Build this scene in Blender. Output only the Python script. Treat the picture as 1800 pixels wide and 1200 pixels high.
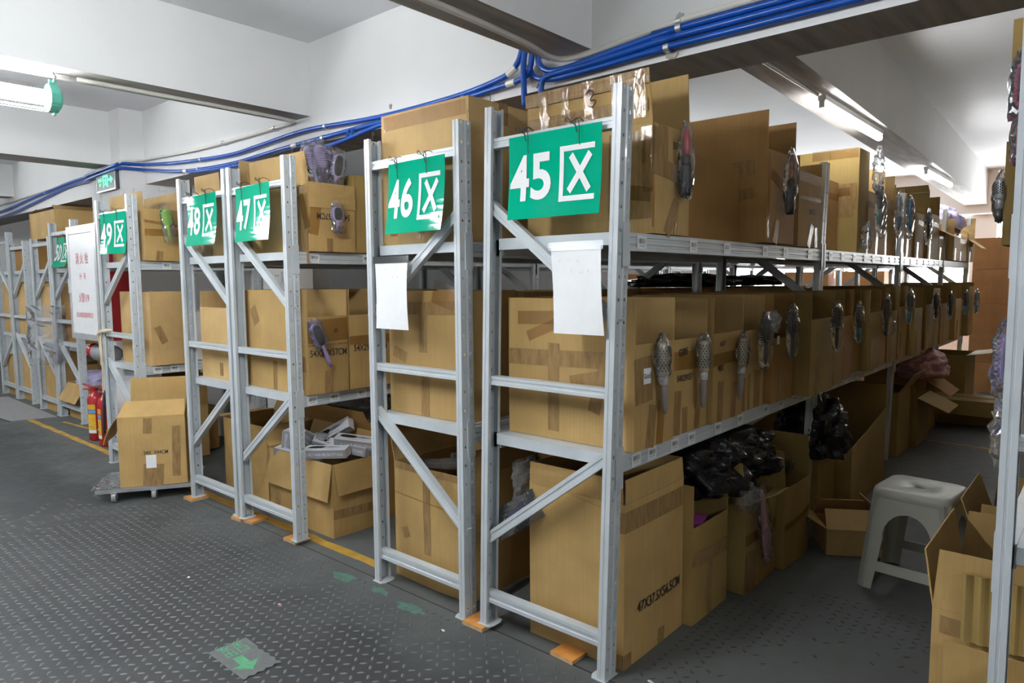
import bpy, bmesh, math, random
from mathutils import Vector, Matrix, noise

random.seed(7)
SC = bpy.context.scene
COL = SC.collection
PI = math.pi
for o in list(bpy.data.objects):
    bpy.data.objects.remove(o)

# ------------------------------------------------------------------ camera, world, exposure
cam_d = bpy.data.cameras.new('camera')
cam_d.sensor_fit = 'HORIZONTAL'
cam_d.sensor_width = 36.0
cam_d.lens = 24.343
cam_d.clip_end = 60
cam = bpy.data.objects.new('camera', cam_d)
COL.objects.link(cam)
R_, U_, F_ = (Vector((0.75394688, 0.65689419, -0.00735771)), Vector((-0.05191504, 0.07074276, 0.99614271)),
              Vector((-0.65488086, 0.75065671, -0.08743897)))
cam.matrix_world = Matrix(((R_.x, U_.x, -F_.x, 1.019), (R_.y, U_.y, -F_.y, -1.916), (R_.z, U_.z, -F_.z, 1.380), (0, 0, 0, 1)))
SC.camera = cam

world = bpy.data.worlds.new('daylight')
SC.world = world
world.use_nodes = True
bg = world.node_tree.nodes['Background']
bg.inputs[0].default_value = (0.93, 0.97, 1.0, 1)
bg.inputs[1].default_value = 12.0

SC.view_settings.view_transform = 'Standard'
SC.view_settings.look = 'None'
SC.view_settings.exposure = 1.05
SC.view_settings.gamma = 1.0
SC.view_settings.use_curve_mapping = False
SC.cycles.use_denoising = True
SC.cycles.max_bounces = 8
SC.cycles.diffuse_bounces = 4
SC.cycles.glossy_bounces = 3
SC.cycles.transparent_max_bounces = 16
SC.cycles.sample_clamp_indirect = 6.0

TUBE_STRENGTH = 75.0     # emission of the fluorescent tubes

# ------------------------------------------------------------------ materials
MATS = {}


def lin(c):
    return tuple((v / 255.0) ** 2.2 for v in c)


class NT:
    def __init__(s, name):
        s.m = bpy.data.materials.new(name)
        s.m.use_nodes = True
        s.t = s.m.node_tree
        s.p = s.t.nodes['Principled BSDF']
        s.out = s.t.nodes['Material Output']
        MATS[name] = s.m

    def n(s, t, **kw):
        x = s.t.nodes.new(t)
        for k, v in kw.items():
            setattr(x, k, v)
        return x

    def l(s, a, b):
        s.t.links.new(a, b)

    def coord(s, out='Object', scale=(1, 1, 1)):
        tc = s.n('ShaderNodeTexCoord')
        mp = s.n('ShaderNodeMapping')
        mp.inputs['Scale'].default_value = scale
        s.l(tc.outputs[out], mp.inputs[0])
        return mp.outputs[0]

    def noise(s, vec, scale, detail=3, rough=.55):
        x = s.n('ShaderNodeTexNoise')
        x.inputs['Scale'].default_value = scale
        x.inputs['Detail'].default_value = detail
        x.inputs['Roughness'].default_value = rough
        s.l(vec, x.inputs['Vector'])
        return x.outputs['Fac']

    def ramp(s, fac, stops):
        r = s.n('ShaderNodeValToRGB')
        while len(r.color_ramp.elements) < len(stops):
            r.color_ramp.elements.new(.5)
        for e, (p, c) in zip(r.color_ramp.elements, stops):
            e.position = p
            e.color = (*c, 1) if len(c) == 3 else c
        s.l(fac, r.inputs[0])
        return r.outputs[0]

    def mix(s, a, b, fac, mode='MIX'):
        x = s.n('ShaderNodeMix', data_type='RGBA', blend_type=mode)
        for sock, v in ((x.inputs[0], fac), (x.inputs[6], a), (x.inputs[7], b)):
            if hasattr(v, 'links') or isinstance(v, bpy.types.NodeSocket):
                s.l(v, sock)
            else:
                sock.default_value = v if not isinstance(v, tuple) else (*v, 1)
        return x.outputs[2]

    def bump(s, h, strength=.2, dist=.002):
        b = s.n('ShaderNodeBump')
        b.inputs['Strength'].default_value = strength
        b.inputs['Distance'].default_value = dist
        s.l(h, b.inputs['Height'])
        s.l(b.outputs[0], s.p.inputs['Normal'])


def plain(name, col, rough=.5, metal=0, var=.12, scale=14, spec=.5, bump=0):
    t = NT(name)
    v = t.coord()
    f = t.noise(v, scale)
    c = t.ramp(f, [(.25, tuple(x * (1 - var) for x in col)), (.75, tuple(min(1, x * (1 + var)) for x in col))])
    t.l(c, t.p.inputs['Base Color'])
    t.p.inputs['Roughness'].default_value = rough
    t.p.inputs['Metallic'].default_value = metal
    t.p.inputs['Specular IOR Level'].default_value = spec
    if bump:
        t.bump(t.noise(v, scale * 6), bump, .003)
    return t.m


def cardboard(name, col):
    t = NT(name)
    v = t.coord()
    oi = t.n('ShaderNodeObjectInfo')
    big = t.noise(v, 5, 4)
    c1 = t.ramp(big, [(.3, tuple(x * .84 for x in col)), (.7, tuple(x * 1.1 for x in col))])
    st = t.coord(scale=(150, 150, 2.5))
    flute = t.noise(st, 1.0, 2)
    c2 = t.mix(c1, tuple(x * .8 for x in col), t.ramp(flute, [(.45, (0, 0, 0)), (.75, (.55, .55, .55))]))
    rnd = t.ramp(oi.outputs['Random'], [(0, (.82, .8, .78)), (1, (1.0, 1.0, 1.0))])
    c3 = t.mix(c2, rnd, 1.0, 'MULTIPLY')
    t.l(c3, t.p.inputs['Base Color'])
    t.p.inputs['Roughness'].default_value = .72
    t.p.inputs['Specular IOR Level'].default_value = .3
    t.bump(flute, .12, .002)
    return t.m


cardboard('card_light', (.58, .385, .165))
cardboard('card_tan', (.50, .325, .125))
cardboard('card_olive', (.37, .25, .082))
cardboard('card_brown', (.39, .215, .072))
cardboard('card_orange', (.54, .26, .10))
plain('card_edge', (.34, .22, .11), .8)

t = NT('tape')
v = t.coord(scale=(40, 40, 9))
f = t.noise(v, 1.5)
t.l(t.ramp(f, [(.3, (.24, .145, .055)), (.7, (.36, .225, .10))]), t.p.inputs['Base Color'])
t.p.inputs['Roughness'].default_value = .22
t.bump(f, .5, .002)

t = NT('tape_clear')
v = t.coord(scale=(60, 60, 12))
f = t.noise(v, 1.2)
tr = t.n('ShaderNodeBsdfTransparent')
tr.inputs[0].default_value = (.93, .88, .80, 1)
gl = t.n('ShaderNodeBsdfGlossy')
gl.inputs['Roughness'].default_value = .12
b = t.n('ShaderNodeBump')
b.inputs['Strength'].default_value = .8
b.inputs['Distance'].default_value = .004
t.l(f, b.inputs['Height'])
t.l(b.outputs[0], gl.inputs['Normal'])
mx = t.n('ShaderNodeMixShader')
mx.inputs[0].default_value = .075
t.l(tr.outputs[0], mx.inputs[1])
t.l(gl.outputs[0], mx.inputs[2])
t.l(mx.outputs[0], t.out.inputs[0])


def plastic_film(name, tint=(.96, .97, .98), haze=.07):
    t = NT(name)
    tr = t.n('ShaderNodeBsdfTransparent')
    tr.inputs[0].default_value = (*tint, 1)
    gl = t.n('ShaderNodeBsdfGlossy')
    gl.inputs['Roughness'].default_value = .1
    df = t.n('ShaderNodeBsdfDiffuse')
    df.inputs[0].default_value = (.85, .86, .88, 1)
    fr = t.n('ShaderNodeFresnel')
    fr.inputs[0].default_value = 1.45
    m1 = t.n('ShaderNodeMixShader')
    m1.inputs[0].default_value = haze
    m2 = t.n('ShaderNodeMixShader')
    t.l(tr.outputs[0], m1.inputs[1])
    t.l(df.outputs[0], m1.inputs[2])
    t.l(fr.outputs[0], m2.inputs[0])
    t.l(m1.outputs[0], m2.inputs[1])
    t.l(gl.outputs[0], m2.inputs[2])
    t.l(m2.outputs[0], t.out.inputs[0])


plastic_film('film')
plastic_film('film_milky', (.95, .96, .97), .14)

# painted rack steel
t = NT('rack_steel')
v = t.coord()
f = t.noise(v, 6, 5)
t.l(t.ramp(f, [(.3, (.47, .51, .535)), (.7, (.57, .61, .635))]), t.p.inputs['Base Color'])
t.p.inputs['Roughness'].default_value = .34
t.p.inputs['Specular IOR Level'].default_value = .6
t.p.inputs['Coat Weight'].default_value = .15
plain('rack_dark', (.10, .105, .11), .5)
plain('galv', (.52, .53, .54), .35, .7)
plain('white_paint', (.80, .81, .82), .35, var=.04)


def plaster(name, col, specks=True):
    t = NT(name)
    v = t.coord()
    f = t.noise(v, 2.2, 5)
    c = t.ramp(f, [(.3, tuple(x * .95 for x in col)), (.7, col)])
    if specks:
        vo = t.n('ShaderNodeTexVoronoi')
        vo.inputs['Scale'].default_value = 5.0
        t.l(v, vo.inputs['Vector'])
        k = t.ramp(vo.outputs['Distance'], [(.0, (1, 1, 1)), (.055, (0, 0, 0))])
        gate = t.ramp(t.noise(v, 9, 2), [(.55, (0, 0, 0)), (.62, (.8, .8, .8))])
        kk = t.mix(k, gate, 1.0, 'MULTIPLY')
        c = t.mix(c, (.32, .29, .25), kk)
    t.l(c, t.p.inputs['Base Color'])
    t.p.inputs['Roughness'].default_value = .75
    t.p.inputs['Specular IOR Level'].default_value = .25
    t.bump(t.noise(v, 14, 6), .12, .01)


plaster('plaster', (.80, .795, .785))
plaster('ceiling_white', (.82, .825, .83))
# raw formwork concrete on beam undersides
t = NT('raw_concrete')
v = t.coord(scale=(14, 1.2, 14))
f = t.noise(v, 1.6, 6)
t.l(t.ramp(f, [(.3, (.30, .275, .25)), (.55, (.42, .39, .36)), (.75, (.50, .47, .44))]), t.p.inputs['Base Color'])
t.p.inputs['Roughness'].default_value = .85
t.bump(f, .4, .006)

# floor
t = NT('floor_grey')
v = t.coord()
f1 = t.noise(v, 1.3, 6, .6)
f2 = t.noise(v, 11, 5, .65)
c = t.ramp(f1, [(.3, (.036, .038, .041)), (.5, (.046, .048, .050)), (.72, (.062, .064, .066))])
c = t.mix(c, (.085, .088, .088), t.ramp(f2, [(.52, (0, 0, 0)), (.75, (.5, .5, .5))]))


def dust_mask(t, v):
    # dust gathered towards the racks and in the picking aisle
    sp = t.n('ShaderNodeSeparateXYZ')
    t.l(v, sp.inputs[0])
    n = t.noise(v, 2.4, 4)
    m = t.n('ShaderNodeMath', operation='MULTIPLY_ADD')
    m.inputs[1].default_value = 1.1
    t.l(n, m.inputs[0])
    t.l(sp.outputs[1], m.inputs[2])
    return t.ramp(m.outputs[0], [(.12, (0, 0, 0)), (.62, (1, 1, 1))])


c = t.mix(c, (.105, .112, .110), dust_mask(t, v))
t.l(c, t.p.inputs['Base Color'])
t.p.inputs['Roughness'].default_value = .55
t.l(t.ramp(f2, [(.3, (.5, .5, .5)), (.7, (.7, .7, .7))]), t.p.inputs['Roughness'])
t.p.inputs['Specular IOR Level'].default_value = .25
t.bump(f2, .1, .004)
t = NT('tread')
v = t.coord()
c = t.mix((.15, .15, .155), (.048, .050, .052), dust_mask(t, v))
t.l(t.mix(c, (.07, .07, .075), t.ramp(t.noise(v, 5, 4), [(.4, (0, 0, 0)), (.7, (.7, .7, .7))])), t.p.inputs['Base Color'])
t.p.inputs['Roughness'].default_value = .5
t.p.inputs['Specular IOR Level'].default_value = .4
plain('mat_edge', (.02, .02, .02), .7)
plain('line_yellow', (.46, .27, .04), .6, var=.3, scale=9)
plain('plywood', (.58, .24, .05), .55, var=.25, scale=20)
plain('plywood_edge', (.50, .33, .17), .8, var=.2, scale=60)

plain('sign_green', (.0, .37, .215), .05, var=.04, scale=3, spec=.25)
plain('sign_white', (.86, .87, .87), .07, var=.02, spec=.25)
plain('paper', (.80, .81, .82), .6, var=.03)
plain('faint_ink', (.68, .62, .54), .7, var=.05)
plain('ink_black', (.03, .028, .025), .7)
plain('ink_red', (.55, .06, .10), .6)
plain('cord_black', (.015, .015, .015), .6)
plain('rope_beige', (.62, .52, .36), .8)
plain('conduit_blue', (.004, .075, .40), .28, var=.12, scale=5)
plain('conduit_white', (.72, .69, .63), .4, var=.06)
plain('cap_green', (.08, .36, .27), .4)
plain('red_paint', (.33, .015, .02), .35)
plain('red_ext', (.42, .02, .025), .25)
plain('label_yellow', (.72, .40, .03), .5, var=.2, scale=40)
plain('label_blue', (.12, .35, .62), .5)
plain('alu', (.66, .67, .68), .32, .6)
plain('rubber', (.03, .03, .033), .6)
plain('wheel_grey', (.30, .30, .31), .5)
plain('platform_grey', (.28, .28, .29), .4)
plain('stool_plastic', (.50, .51, .46), .35, var=.04)
plain('purple', (.27, .20, .42), .3, var=.1)
plain('purple_pale', (.48, .40, .62), .35, var=.1)
plain('purple_deep', (.10, .06, .30), .3)
plain('bristle_black', (.012, .012, .014), .45)
plain('black_plastic', (.02, .02, .023), .3)
plain('black_film', (.010, .010, .012), .2, var=.3, scale=20, spec=.35, bump=.5)
plain('barrel_bronze', (.52, .45, .34), .35, .3, var=.25, scale=150)
plain('barrel_silver', (.62, .62, .65), .3, .4, var=.3, scale=150)
plain('handle_taupe', (.25, .21, .19), .35)
plain('blue_plastic', (.02, .22, .48), .3)
plain('teal_plastic', (.03, .33, .38), .3)
plain('red_plastic', (.45, .03, .04), .28)
plain('maroon', (.25, .03, .07), .4)
plain('pink_plastic', (.52, .27, .30), .35)
plain('magenta', (.52, .10, .42), .4)
plain('lime', (.32, .62, .06), .3, var=.1)
plain('tiger', (.30, .10, .03), .35, var=.9, scale=120)
plain('giftbox_white', (.72, .73, .75), .35, var=.03)
plain('giftbox_grey', (.30, .30, .33), .4, var=.1)
plain('garment_lilac', (.50, .45, .68), .6, var=.15)
plain('window_frame_white', (.7, .7, .7), .5)
plain('steel_dark', (.12, .12, .13), .4, .5)


def emission(name, col, strength):
    t = NT(name)
    e = t.n('ShaderNodeEmission')
    e.inputs[0].default_value = (*col, 1)
    e.inputs[1].default_value = strength
    t.l(e.outputs[0], t.out.inputs[0])


emission('tube_glow', (.93, .97, 1.0), TUBE_STRENGTH)
emission('tube_glow_soft', (.95, .98, 1.0), TUBE_STRENGTH * .42)
emission('exit_glow', (.12, 1.0, .38), 1.6)

# clear glass for the windows and lamp covers
t = NT('glass')
tr = t.n('ShaderNodeBsdfTransparent')
gl = t.n('ShaderNodeBsdfGlossy')
gl.inputs['Roughness'].default_value = .03
mx = t.n('ShaderNodeMixShader')
mx.inputs[0].default_value = .06
t.l(tr.outputs[0], mx.inputs[1])
t.l(gl.outputs[0], mx.inputs[2])
t.l(mx.outputs[0], t.out.inputs[0])

# printed bar code sticker (flat print)
t = NT('barcode')
tc = t.n('ShaderNodeTexCoord')
sx = t.n('ShaderNodeSeparateXYZ')
t.l(tc.outputs['UV'], sx.inputs[0])


def step(a, lo, hi):
    m1 = t.n('ShaderNodeMath', operation='GREATER_THAN')
    m1.inputs[1].default_value = lo
    m2 = t.n('ShaderNodeMath', operation='LESS_THAN')
    m2.inputs[1].default_value = hi
    m3 = t.n('ShaderNodeMath', operation='MULTIPLY')
    t.l(a, m1.inputs[0])
    t.l(a, m2.inputs[0])
    t.l(m1.outputs[0], m3.inputs[0])
    t.l(m2.outputs[0], m3.inputs[1])
    return m3.outputs[0]


def mul(a, b):
    m = t.n('ShaderNodeMath', operation='MULTIPLY')
    t.l(a, m.inputs[0])
    t.l(b, m.inputs[1])
    return m.outputs[0]


wn = t.n('ShaderNodeTexNoise', noise_dimensions='1D')
wn.inputs['Scale'].default_value = 22
wn.inputs['Detail'].default_value = 0
t.l(sx.outputs[0], wn.inputs['W'])
gt = t.n('ShaderNodeMath', operation='GREATER_THAN')
gt.inputs[1].default_value = .47
t.l(wn.outputs['Fac'], gt.inputs[0])
bars = mul(mul(gt.outputs[0], step(sx.outputs[1], .42, .78)), step(sx.outputs[0], .13, .87))
txt = t.n('ShaderNodeMath', operation='GREATER_THAN')
txt.inputs[1].default_value = .55
t.l(wn.outputs['Fac'], txt.inputs[0])
chars = mul(mul(txt.outputs[0], step(sx.outputs[1], .2, .32)), step(sx.outputs[0], .24, .76))
mxx = t.n('ShaderNodeMath', operation='MAXIMUM')
t.l(bars, mxx.inputs[0])
t.l(chars, mxx.inputs[1])
t.l(t.mix((.74, .76, .78), (.05, .05, .05), mxx.outputs[0]), t.p.inputs['Base Color'])
t.p.inputs['Roughness'].default_value = .35


# ------------------------------------------------------------------ geometry helpers
class G:
    """collects vertices and faces of one mesh"""

    def __init__(s):
        s.v = []
        s.f = []
        s.mi = []

    def add(s, vs, fs, M=None, mi=0):
        k = len(s.v)
        s.v += [(M @ Vector(p))[:] if M is not None else tuple(p) for p in vs]
        s.f += [tuple(i + k for i in q) for q in fs]
        s.mi += [mi] * len(fs)
        return s

    def box(s, x0, y0, z0, x1, y1, z1, M=None, mi=0):
        return s.add([(x0, y0, z0), (x1, y0, z0), (x1, y1, z0), (x0, y1, z0), (x0, y0, z1), (x1, y0, z1), (x1, y1, z1), (x0, y1, z1)],
                     [(0, 3, 2, 1), (4, 5, 6, 7), (0, 1, 5, 4), (1, 2, 6, 5), (2, 3, 7, 6), (3, 0, 4, 7)], M, mi)

    def tube(s, pts, r, n=8, cap=True, M=None, mi=0):
        pts = [Vector(p) for p in pts]
        rs = r if isinstance(r, (list, tuple)) else [r] * len(pts)
        vs, fs = [], []
        up = Vector((0.13, .21, 1)).normalized()
        for i, p in enumerate(pts):
            d = (pts[min(i + 1, len(pts) - 1)] - pts[max(i - 1, 0)]).normalized()
            a = d.cross(up)
            if a.length < .1:
                a = d.cross(Vector((1, 0, 0)))
            a.normalize()
            b = d.cross(a)
            for k in range(n):
                t_ = 2 * PI * k / n
                vs.append(p + (a * math.cos(t_) + b * math.sin(t_)) * rs[i])
        for i in range(len(pts) - 1):
            for k in range(n):
                fs.append((i * n + k, i * n + (k + 1) % n, (i + 1) * n + (k + 1) % n, (i + 1) * n + k))
        if cap:
            fs.append(tuple(range(n - 1, -1, -1)))
            fs.append(tuple(range((len(pts) - 1) * n, len(pts) * n)))
        return s.add(vs, fs, M, mi)

    def lathe(s, prof, n=16, M=None, mi=0):
        """prof: list of (radius, z)"""
        vs, fs = [], []
        for r, z in prof:
            for k in range(n):
                a = 2 * PI * k / n
                vs.append((r * math.cos(a), r * math.sin(a), z))
        for i in range(len(prof) - 1):
            for k in range(n):
                fs.append((i * n + k, i * n + (k + 1) % n, (i + 1) * n + (k + 1) % n, (i + 1) * n + k))
        fs.append(tuple(range(n - 1, -1, -1)))
        fs.append(tuple(range((len(prof) - 1) * n, len(prof) * n)))
        return s.add(vs, fs, M, mi)

    def prism(s, poly, a, b, axis='z', M=None, mi=0):
        n = len(poly)
        mk = {'z': lambda p, q: (p[0], p[1], q), 'y': lambda p, q: (p[0], q, p[1]), 'x': lambda p, q: (q, p[0], p[1])}[axis]
        vs = [mk(p, a) for p in poly] + [mk(p, b) for p in poly]
        fs = [tuple(range(n - 1, -1, -1)), tuple(range(n, 2 * n))]
        fs += [(i, (i + 1) % n, n + (i + 1) % n, n + i) for i in range(n)]
        return s.add(vs, fs, M, mi)

    def sheet(s, fn, nu, nv, th=0, M=None, mi=0):
        """fn(u, v) -> point for u, v in 0..1; th gives it thickness along the surface normal"""
        vs = [Vector(fn(i / nu, j / nv)) for j in range(nv + 1) for i in range(nu + 1)]
        w = nu + 1
        fs = [(j * w + i, j * w + i + 1, (j + 1) * w + i + 1, (j + 1) * w + i) for j in range(nv) for i in range(nu)]
        if th:
            k = len(vs)
            nrm = []
            for j in range(nv + 1):
                for i in range(nu + 1):
                    a = vs[j * w + min(i + 1, nu)] - vs[j * w + max(i - 1, 0)]
                    b_ = vs[min(j + 1, nv) * w + i] - vs[max(j - 1, 0) * w + i]
                    nrm.append(a.cross(b_).normalized())
            vs += [p - q * th for p, q in zip(list(vs), nrm)]
            fs += [tuple(i + k for i in reversed(q)) for q in fs]
            rim = [i for i in range(w)] + [j * w + nu for j in range(1, nv + 1)] + [nv * w + i for i in range(nu - 1, -1, -1)] + [j * w for j in range(nv - 1, 0, -1)]
            for i in range(len(rim)):
                a, b_ = rim[i], rim[(i + 1) % len(rim)]
                fs.append((b_, a, a + k, b_ + k))
        return s.add(vs, fs, M, mi)

    def mesh(s, name, mats, smooth=False, uv=None):
        me = bpy.data.meshes.new(name)
        me.from_pydata(s.v, [], s.f)
        for m in (mats if isinstance(mats, (list, tuple)) else [mats]):
            me.materials.append(MATS[m])
        if any(s.mi):
            me.polygons.foreach_set('material_index', s.mi)
        if smooth:
            me.polygons.foreach_set('use_smooth', [True] * len(me.polygons))
        me.update()
        return me

    def build(s, name, mats, parent=None, smooth=False, **kw):
        return put(name, s.mesh(name, mats, smooth), parent, **kw)


def put(name, me, parent=None, loc=None, rot=None):
    o = bpy.data.objects.new(name, me)
    COL.objects.link(o)
    if parent is not None:
        o.parent = parent
    if loc is not None:
        o.location = loc
    if rot is not None:
        o.rotation_euler = rot
    return o


def tag(o, label, cat, group=None):
    o['label'] = label
    o['category'] = cat
    if group:
        o['group'] = group
    return o


def thing(name, label, cat, loc=(0, 0, 0), rz=0, group=None, rot=None):
    o = bpy.data.objects.new(name, None)
    COL.objects.link(o)
    o.empty_display_size = .05
    o.location = loc
    o.rotation_euler = rot if rot else (0, 0, rz)
    return tag(o, label, cat, group)


def struct(o):
    o['kind'] = 'structure'
    return o


def Rz(a):
    return Matrix.Rotation(a, 4, 'Z')


def T(x, y, z):
    return Matrix.Translation((x, y, z))


_txt = {}


def text_mesh(body, size=1.0, bold=0.0, xs=1.0, align='CENTER', res=3):
    """outline of a text as (verts, faces) in the xz plane, centred"""
    key = (body, size, bold, xs, align)
    if key in _txt:
        return _txt[key]
    cu = bpy.data.curves.new('lettering', 'FONT')
    cu.body = body
    cu.size = size
    cu.offset = bold * size
    cu.resolution_u = res
    cu.align_x = align
    cu.align_y = 'CENTER'
    ob = bpy.data.objects.new('lettering', cu)
    COL.objects.link(ob)
    dg = bpy.context.evaluated_depsgraph_get()
    dg.update()
    me = bpy.data.meshes.new_from_object(ob.evaluated_get(dg))
    vs = [(p.co.x * xs, p.co.y) for p in me.vertices]
    fs = [tuple(p.vertices) for p in me.polygons]
    bpy.data.objects.remove(ob)
    bpy.data.curves.remove(cu)
    bpy.data.meshes.remove(me)
    _txt[key] = (vs, fs)
    return vs, fs


def smooth_path(pts, n=6):
    """Catmull-Rom through the points"""
    P = [Vector(p) for p in pts]
    out = []
    for i in range(len(P) - 1):
        p0, p1, p2, p3 = P[max(i - 1, 0)], P[i], P[i + 1], P[min(i + 2, len(P) - 1)]
        for k in range(n):
            u = k / n
            out.append(.5 * ((2 * p1) + (p2 - p0) * u + (2 * p0 - 5 * p1 + 4 * p2 - p3) * u * u + (3 * p1 - p0 - 3 * p2 + p3) * u ** 3))
    out.append(P[-1])
    return out

# ------------------------------------------------------------------ the room
XL, XR, YF, YB, ZC = -14.0, 8.0, -6.0, 10.0, 2.85


def slab(name, x0, y0, z0, x1, y1, z1, mat, under=None):
    g = G().box(x0, y0, z0, x1, y1, z1)
    if under:
        g.mi[0] = 1
    return struct(g.build(name, [mat, under] if under else mat))


floor = slab('floor', XL - .2, YF - .2, -.15, XR + .2, YB + .2, 0, 'floor_grey')
slab('ceiling', XL - .2, YF - .2, ZC, XR + .2, YB + .2, ZC + .2, 'ceiling_white')
slab('wall_left', XL - .2, YF, 0, XL, YB, ZC, 'plaster')
slab('wall_right', XR, YF, 0, XR + .2, YB, ZC, 'plaster')


def window_wall(name, y, spans, zs, zh, sgn, n0):
    """a wall along x with window openings; sgn points out of the room"""
    g = G()
    ya, yb = (y, y + .2 * sgn) if sgn > 0 else (y + .2 * sgn, y)
    g.box(XL, ya, 0, XR, yb, zs)
    g.box(XL, ya, zh, XR, yb, ZC)
    px = XL
    for a, b_ in spans:
        g.box(px, ya, zs, a, yb, zh)
        px = b_
    g.box(px, ya, zs, XR, yb, zh)
    struct(g.build(name, 'plaster'))
    for k, (a, b_) in enumerate(spans):
        w = thing('window_%d' % (n0 + k), 'x', 'window')
        for key in ('label', 'category'):
            del w[key]
        struct(w)
        c = (ya + yb) / 2
        f = G()
        t_ = .04
        f.box(a, c - .03, zs, b_, c + .03, zs + t_).box(a, c - .03, zh - t_, b_, c + .03, zh)
        f.box(a, c - .03, zs + t_, a + t_, c + .03, zh - t_).box(b_ - t_, c - .03, zs + t_, b_, c + .03, zh - t_)
        m = (a + b_) / 2
        f.box(m - .03, c - .03, zs + t_, m + .03, c + .03, zh - t_)
        f.build('window_frame', 'window_frame_white', w)
        for q0, q1 in ((a + t_, m - .03), (m + .03, b_ - t_)):
            G().box(q0, c - .004, zs + t_, q1, c + .004, zh - t_).build('pane', 'glass', w)
        li = bpy.data.lights.new('window_portal', 'AREA')
        li.shape = 'RECTANGLE'
        li.size, li.size_y = b_ - a, zh - zs
        li.cycles.is_portal = True
        lo = bpy.data.objects.new('window_portal', li)
        COL.objects.link(lo)
        lo.location = (m, y + .12 * sgn, (zs + zh) / 2)
        lo.rotation_euler = (-PI / 2 if sgn > 0 else PI / 2, 0, 0)


window_wall('wall_back', YB, [(-4.3, -2.6), (-2.3, -.6), (-.3, 1.4)], .95, 2.26, 1, 1)
window_wall('wall_front', YF, [(-8.5, -6.5), (-5.3, -3.3), (-2.3, -.3)], 1.74, 1.93, -1, 4)
# short partition behind the hydrant column
slab('wall_partition', -5.38, 1.0, 0, -3.48, 1.12, ZC, 'plaster')

# beams: plastered faces, raw concrete undersides
slab('ceiling_beam', XL, .6, 2.236, XR, .895, ZC, 'plaster', 'raw_concrete')
slab('ceiling_beam', -3.07, YF, 2.41, -2.83, .6, ZC, 'plaster', 'raw_concrete')
slab('ceiling_beam', -.945, YF, 2.355, -.715, .6, ZC, 'plaster', 'raw_concrete')
slab('ceiling_beam', -5.92, YF, 2.40, -5.60, .41, ZC, 'plaster', 'raw_concrete')
slab('ceiling_beam', 3.1, YF, 2.38, 3.34, .6, ZC, 'plaster', 'raw_concrete')
slab('ceiling_beam', XL, 9.72, 2.265, XR, 9.99, ZC, 'plaster', 'raw_concrete')
slab('ceiling_beam', -3.15, .895, 2.40, -2.9, 9.72, ZC, 'plaster', 'raw_concrete')
slab('ceiling_beam', -9.6, YF, 2.46, -9.35, .6, ZC, 'plaster', 'raw_concrete')
g = G().box(-.26, 0, 0, 0, 8.86, .47)
g.mi[0] = 1
bm3 = struct(g.build('ceiling_beam', ['plaster', 'raw_concrete'], loc=(-.12, .85, 2.385), rot=(0, 0, .031)))
slab('column', -6.1, .41, 0, -5.38, .95, ZC, 'plaster')

# floor treads: thousands of small lozenges in two directions
tg = G()
LO = [(-.5, 0, 0), (-.2, -.5, 0), (.2, -.5, 0), (.5, 0, 0), (.2, .5, 0), (-.2, .5, 0), (-.22, 0, 1), (.22, 0, 1)]
LF = [(0, 1, 6), (1, 2, 7, 6), (2, 3, 7), (3, 4, 7), (4, 5, 6, 7), (5, 0, 6)]
a = .0424


def tread_zone(x0, y0, x1, y1, keep):
    i0, i1, j0, j1 = int(x0 / a), int(x1 / a), int(y0 / a), int(y1 / a)
    for i in range(i0, i1):
        for j in range(j0, j1):
            x, y = i * a, j * a
            if random.random() > keep(x, y):
                continue
            an = PI / 4 if (i + j) % 2 == 0 else -PI / 4
            M = T(x, y, .0002) @ Rz(an) @ Matrix.Diagonal((.030, .0105, .0022, 1))
            tg.add(LO, LF, M)


def keep_main(x, y):
    n = noise.noise(Vector((x * 1.1, y * 1.1, 3))) * .5 + .5
    k = 1.0
    if x < -3.2:
        k *= max(0, 1 - (-3.2 - x) / .9)
    if y > -.35 and n > .5:
        k *= .75
    return k


def keep_side(x, y):
    n = noise.noise(Vector((x * 2.2, y * 2.2, 9))) * .5 + .5
    return .9 if n > .47 else .12


tread_zone(-4.2, -3.4, 3.0, .0, keep_main)
tread_zone(-.2, .04, .8, 1.25, keep_side)
tp = tg.build('tread_pattern', 'tread', floor)
tp['kind'] = 'stuff'
# seams between the rubber sheets, painted lines
G().box(-4.4, .016, .0, XR, .022, .0012).box(.30, -3.4, 0, .305, .016, .0012).box(-2.3, -3.4, 0, -2.296, .016, .0012).build('sheet_seam', 'mat_edge', floor)


def stripe(x0, y0, x1, y1, w, seed):
    d = Vector((x1 - x0, y1 - y0, 0))
    n = int(d.length / .12) + 1
    e = Vector((-d.y, d.x, 0)).normalized()
    rnd = random.Random(seed)
    jit = [(rnd.uniform(-.006, .006), rnd.uniform(-.006, .006)) for _ in range(n + 1)]

    def fn(u, v):
        k = min(n, int(round(u * n)))
        p = Vector((x0, y0, .0016)) + d * u + e * ((v - .5) * w + jit[k][0 if v < .5 else 1])
        return p
    return G().sheet(fn, n, 1, .0012).build('painted_line', 'line_yellow', floor)


stripe(-11, .092, -1.62, .118, .052, 1)
stripe(-.15, 4.78, 2.2, 4.60, .03, 2)
stripe(-6.9, .29, -6.1, .36, .03, 3)

# grey steel sheet on the floor by the far racks
g = G().prism([(-9.4, -.12), (-7.64, -.075), (-7.34, -.05), (-7.22, .33), (-9.2, .36)], .0005, .006)
g2 = G().prism([(-9.4, -.135), (-7.62, -.09), (-7.32, -.065), (-7.34, -.05), (-7.64, -.075), (-9.4, -.12)], .0005, .004)
pl = thing('floor_plate', 'flat grey sheet laid on the floor before the far racks', 'sheet')
g.build('sheet', 'platform_grey', pl)
g2.build('edge_strip', 'mat_edge', pl)

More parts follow.
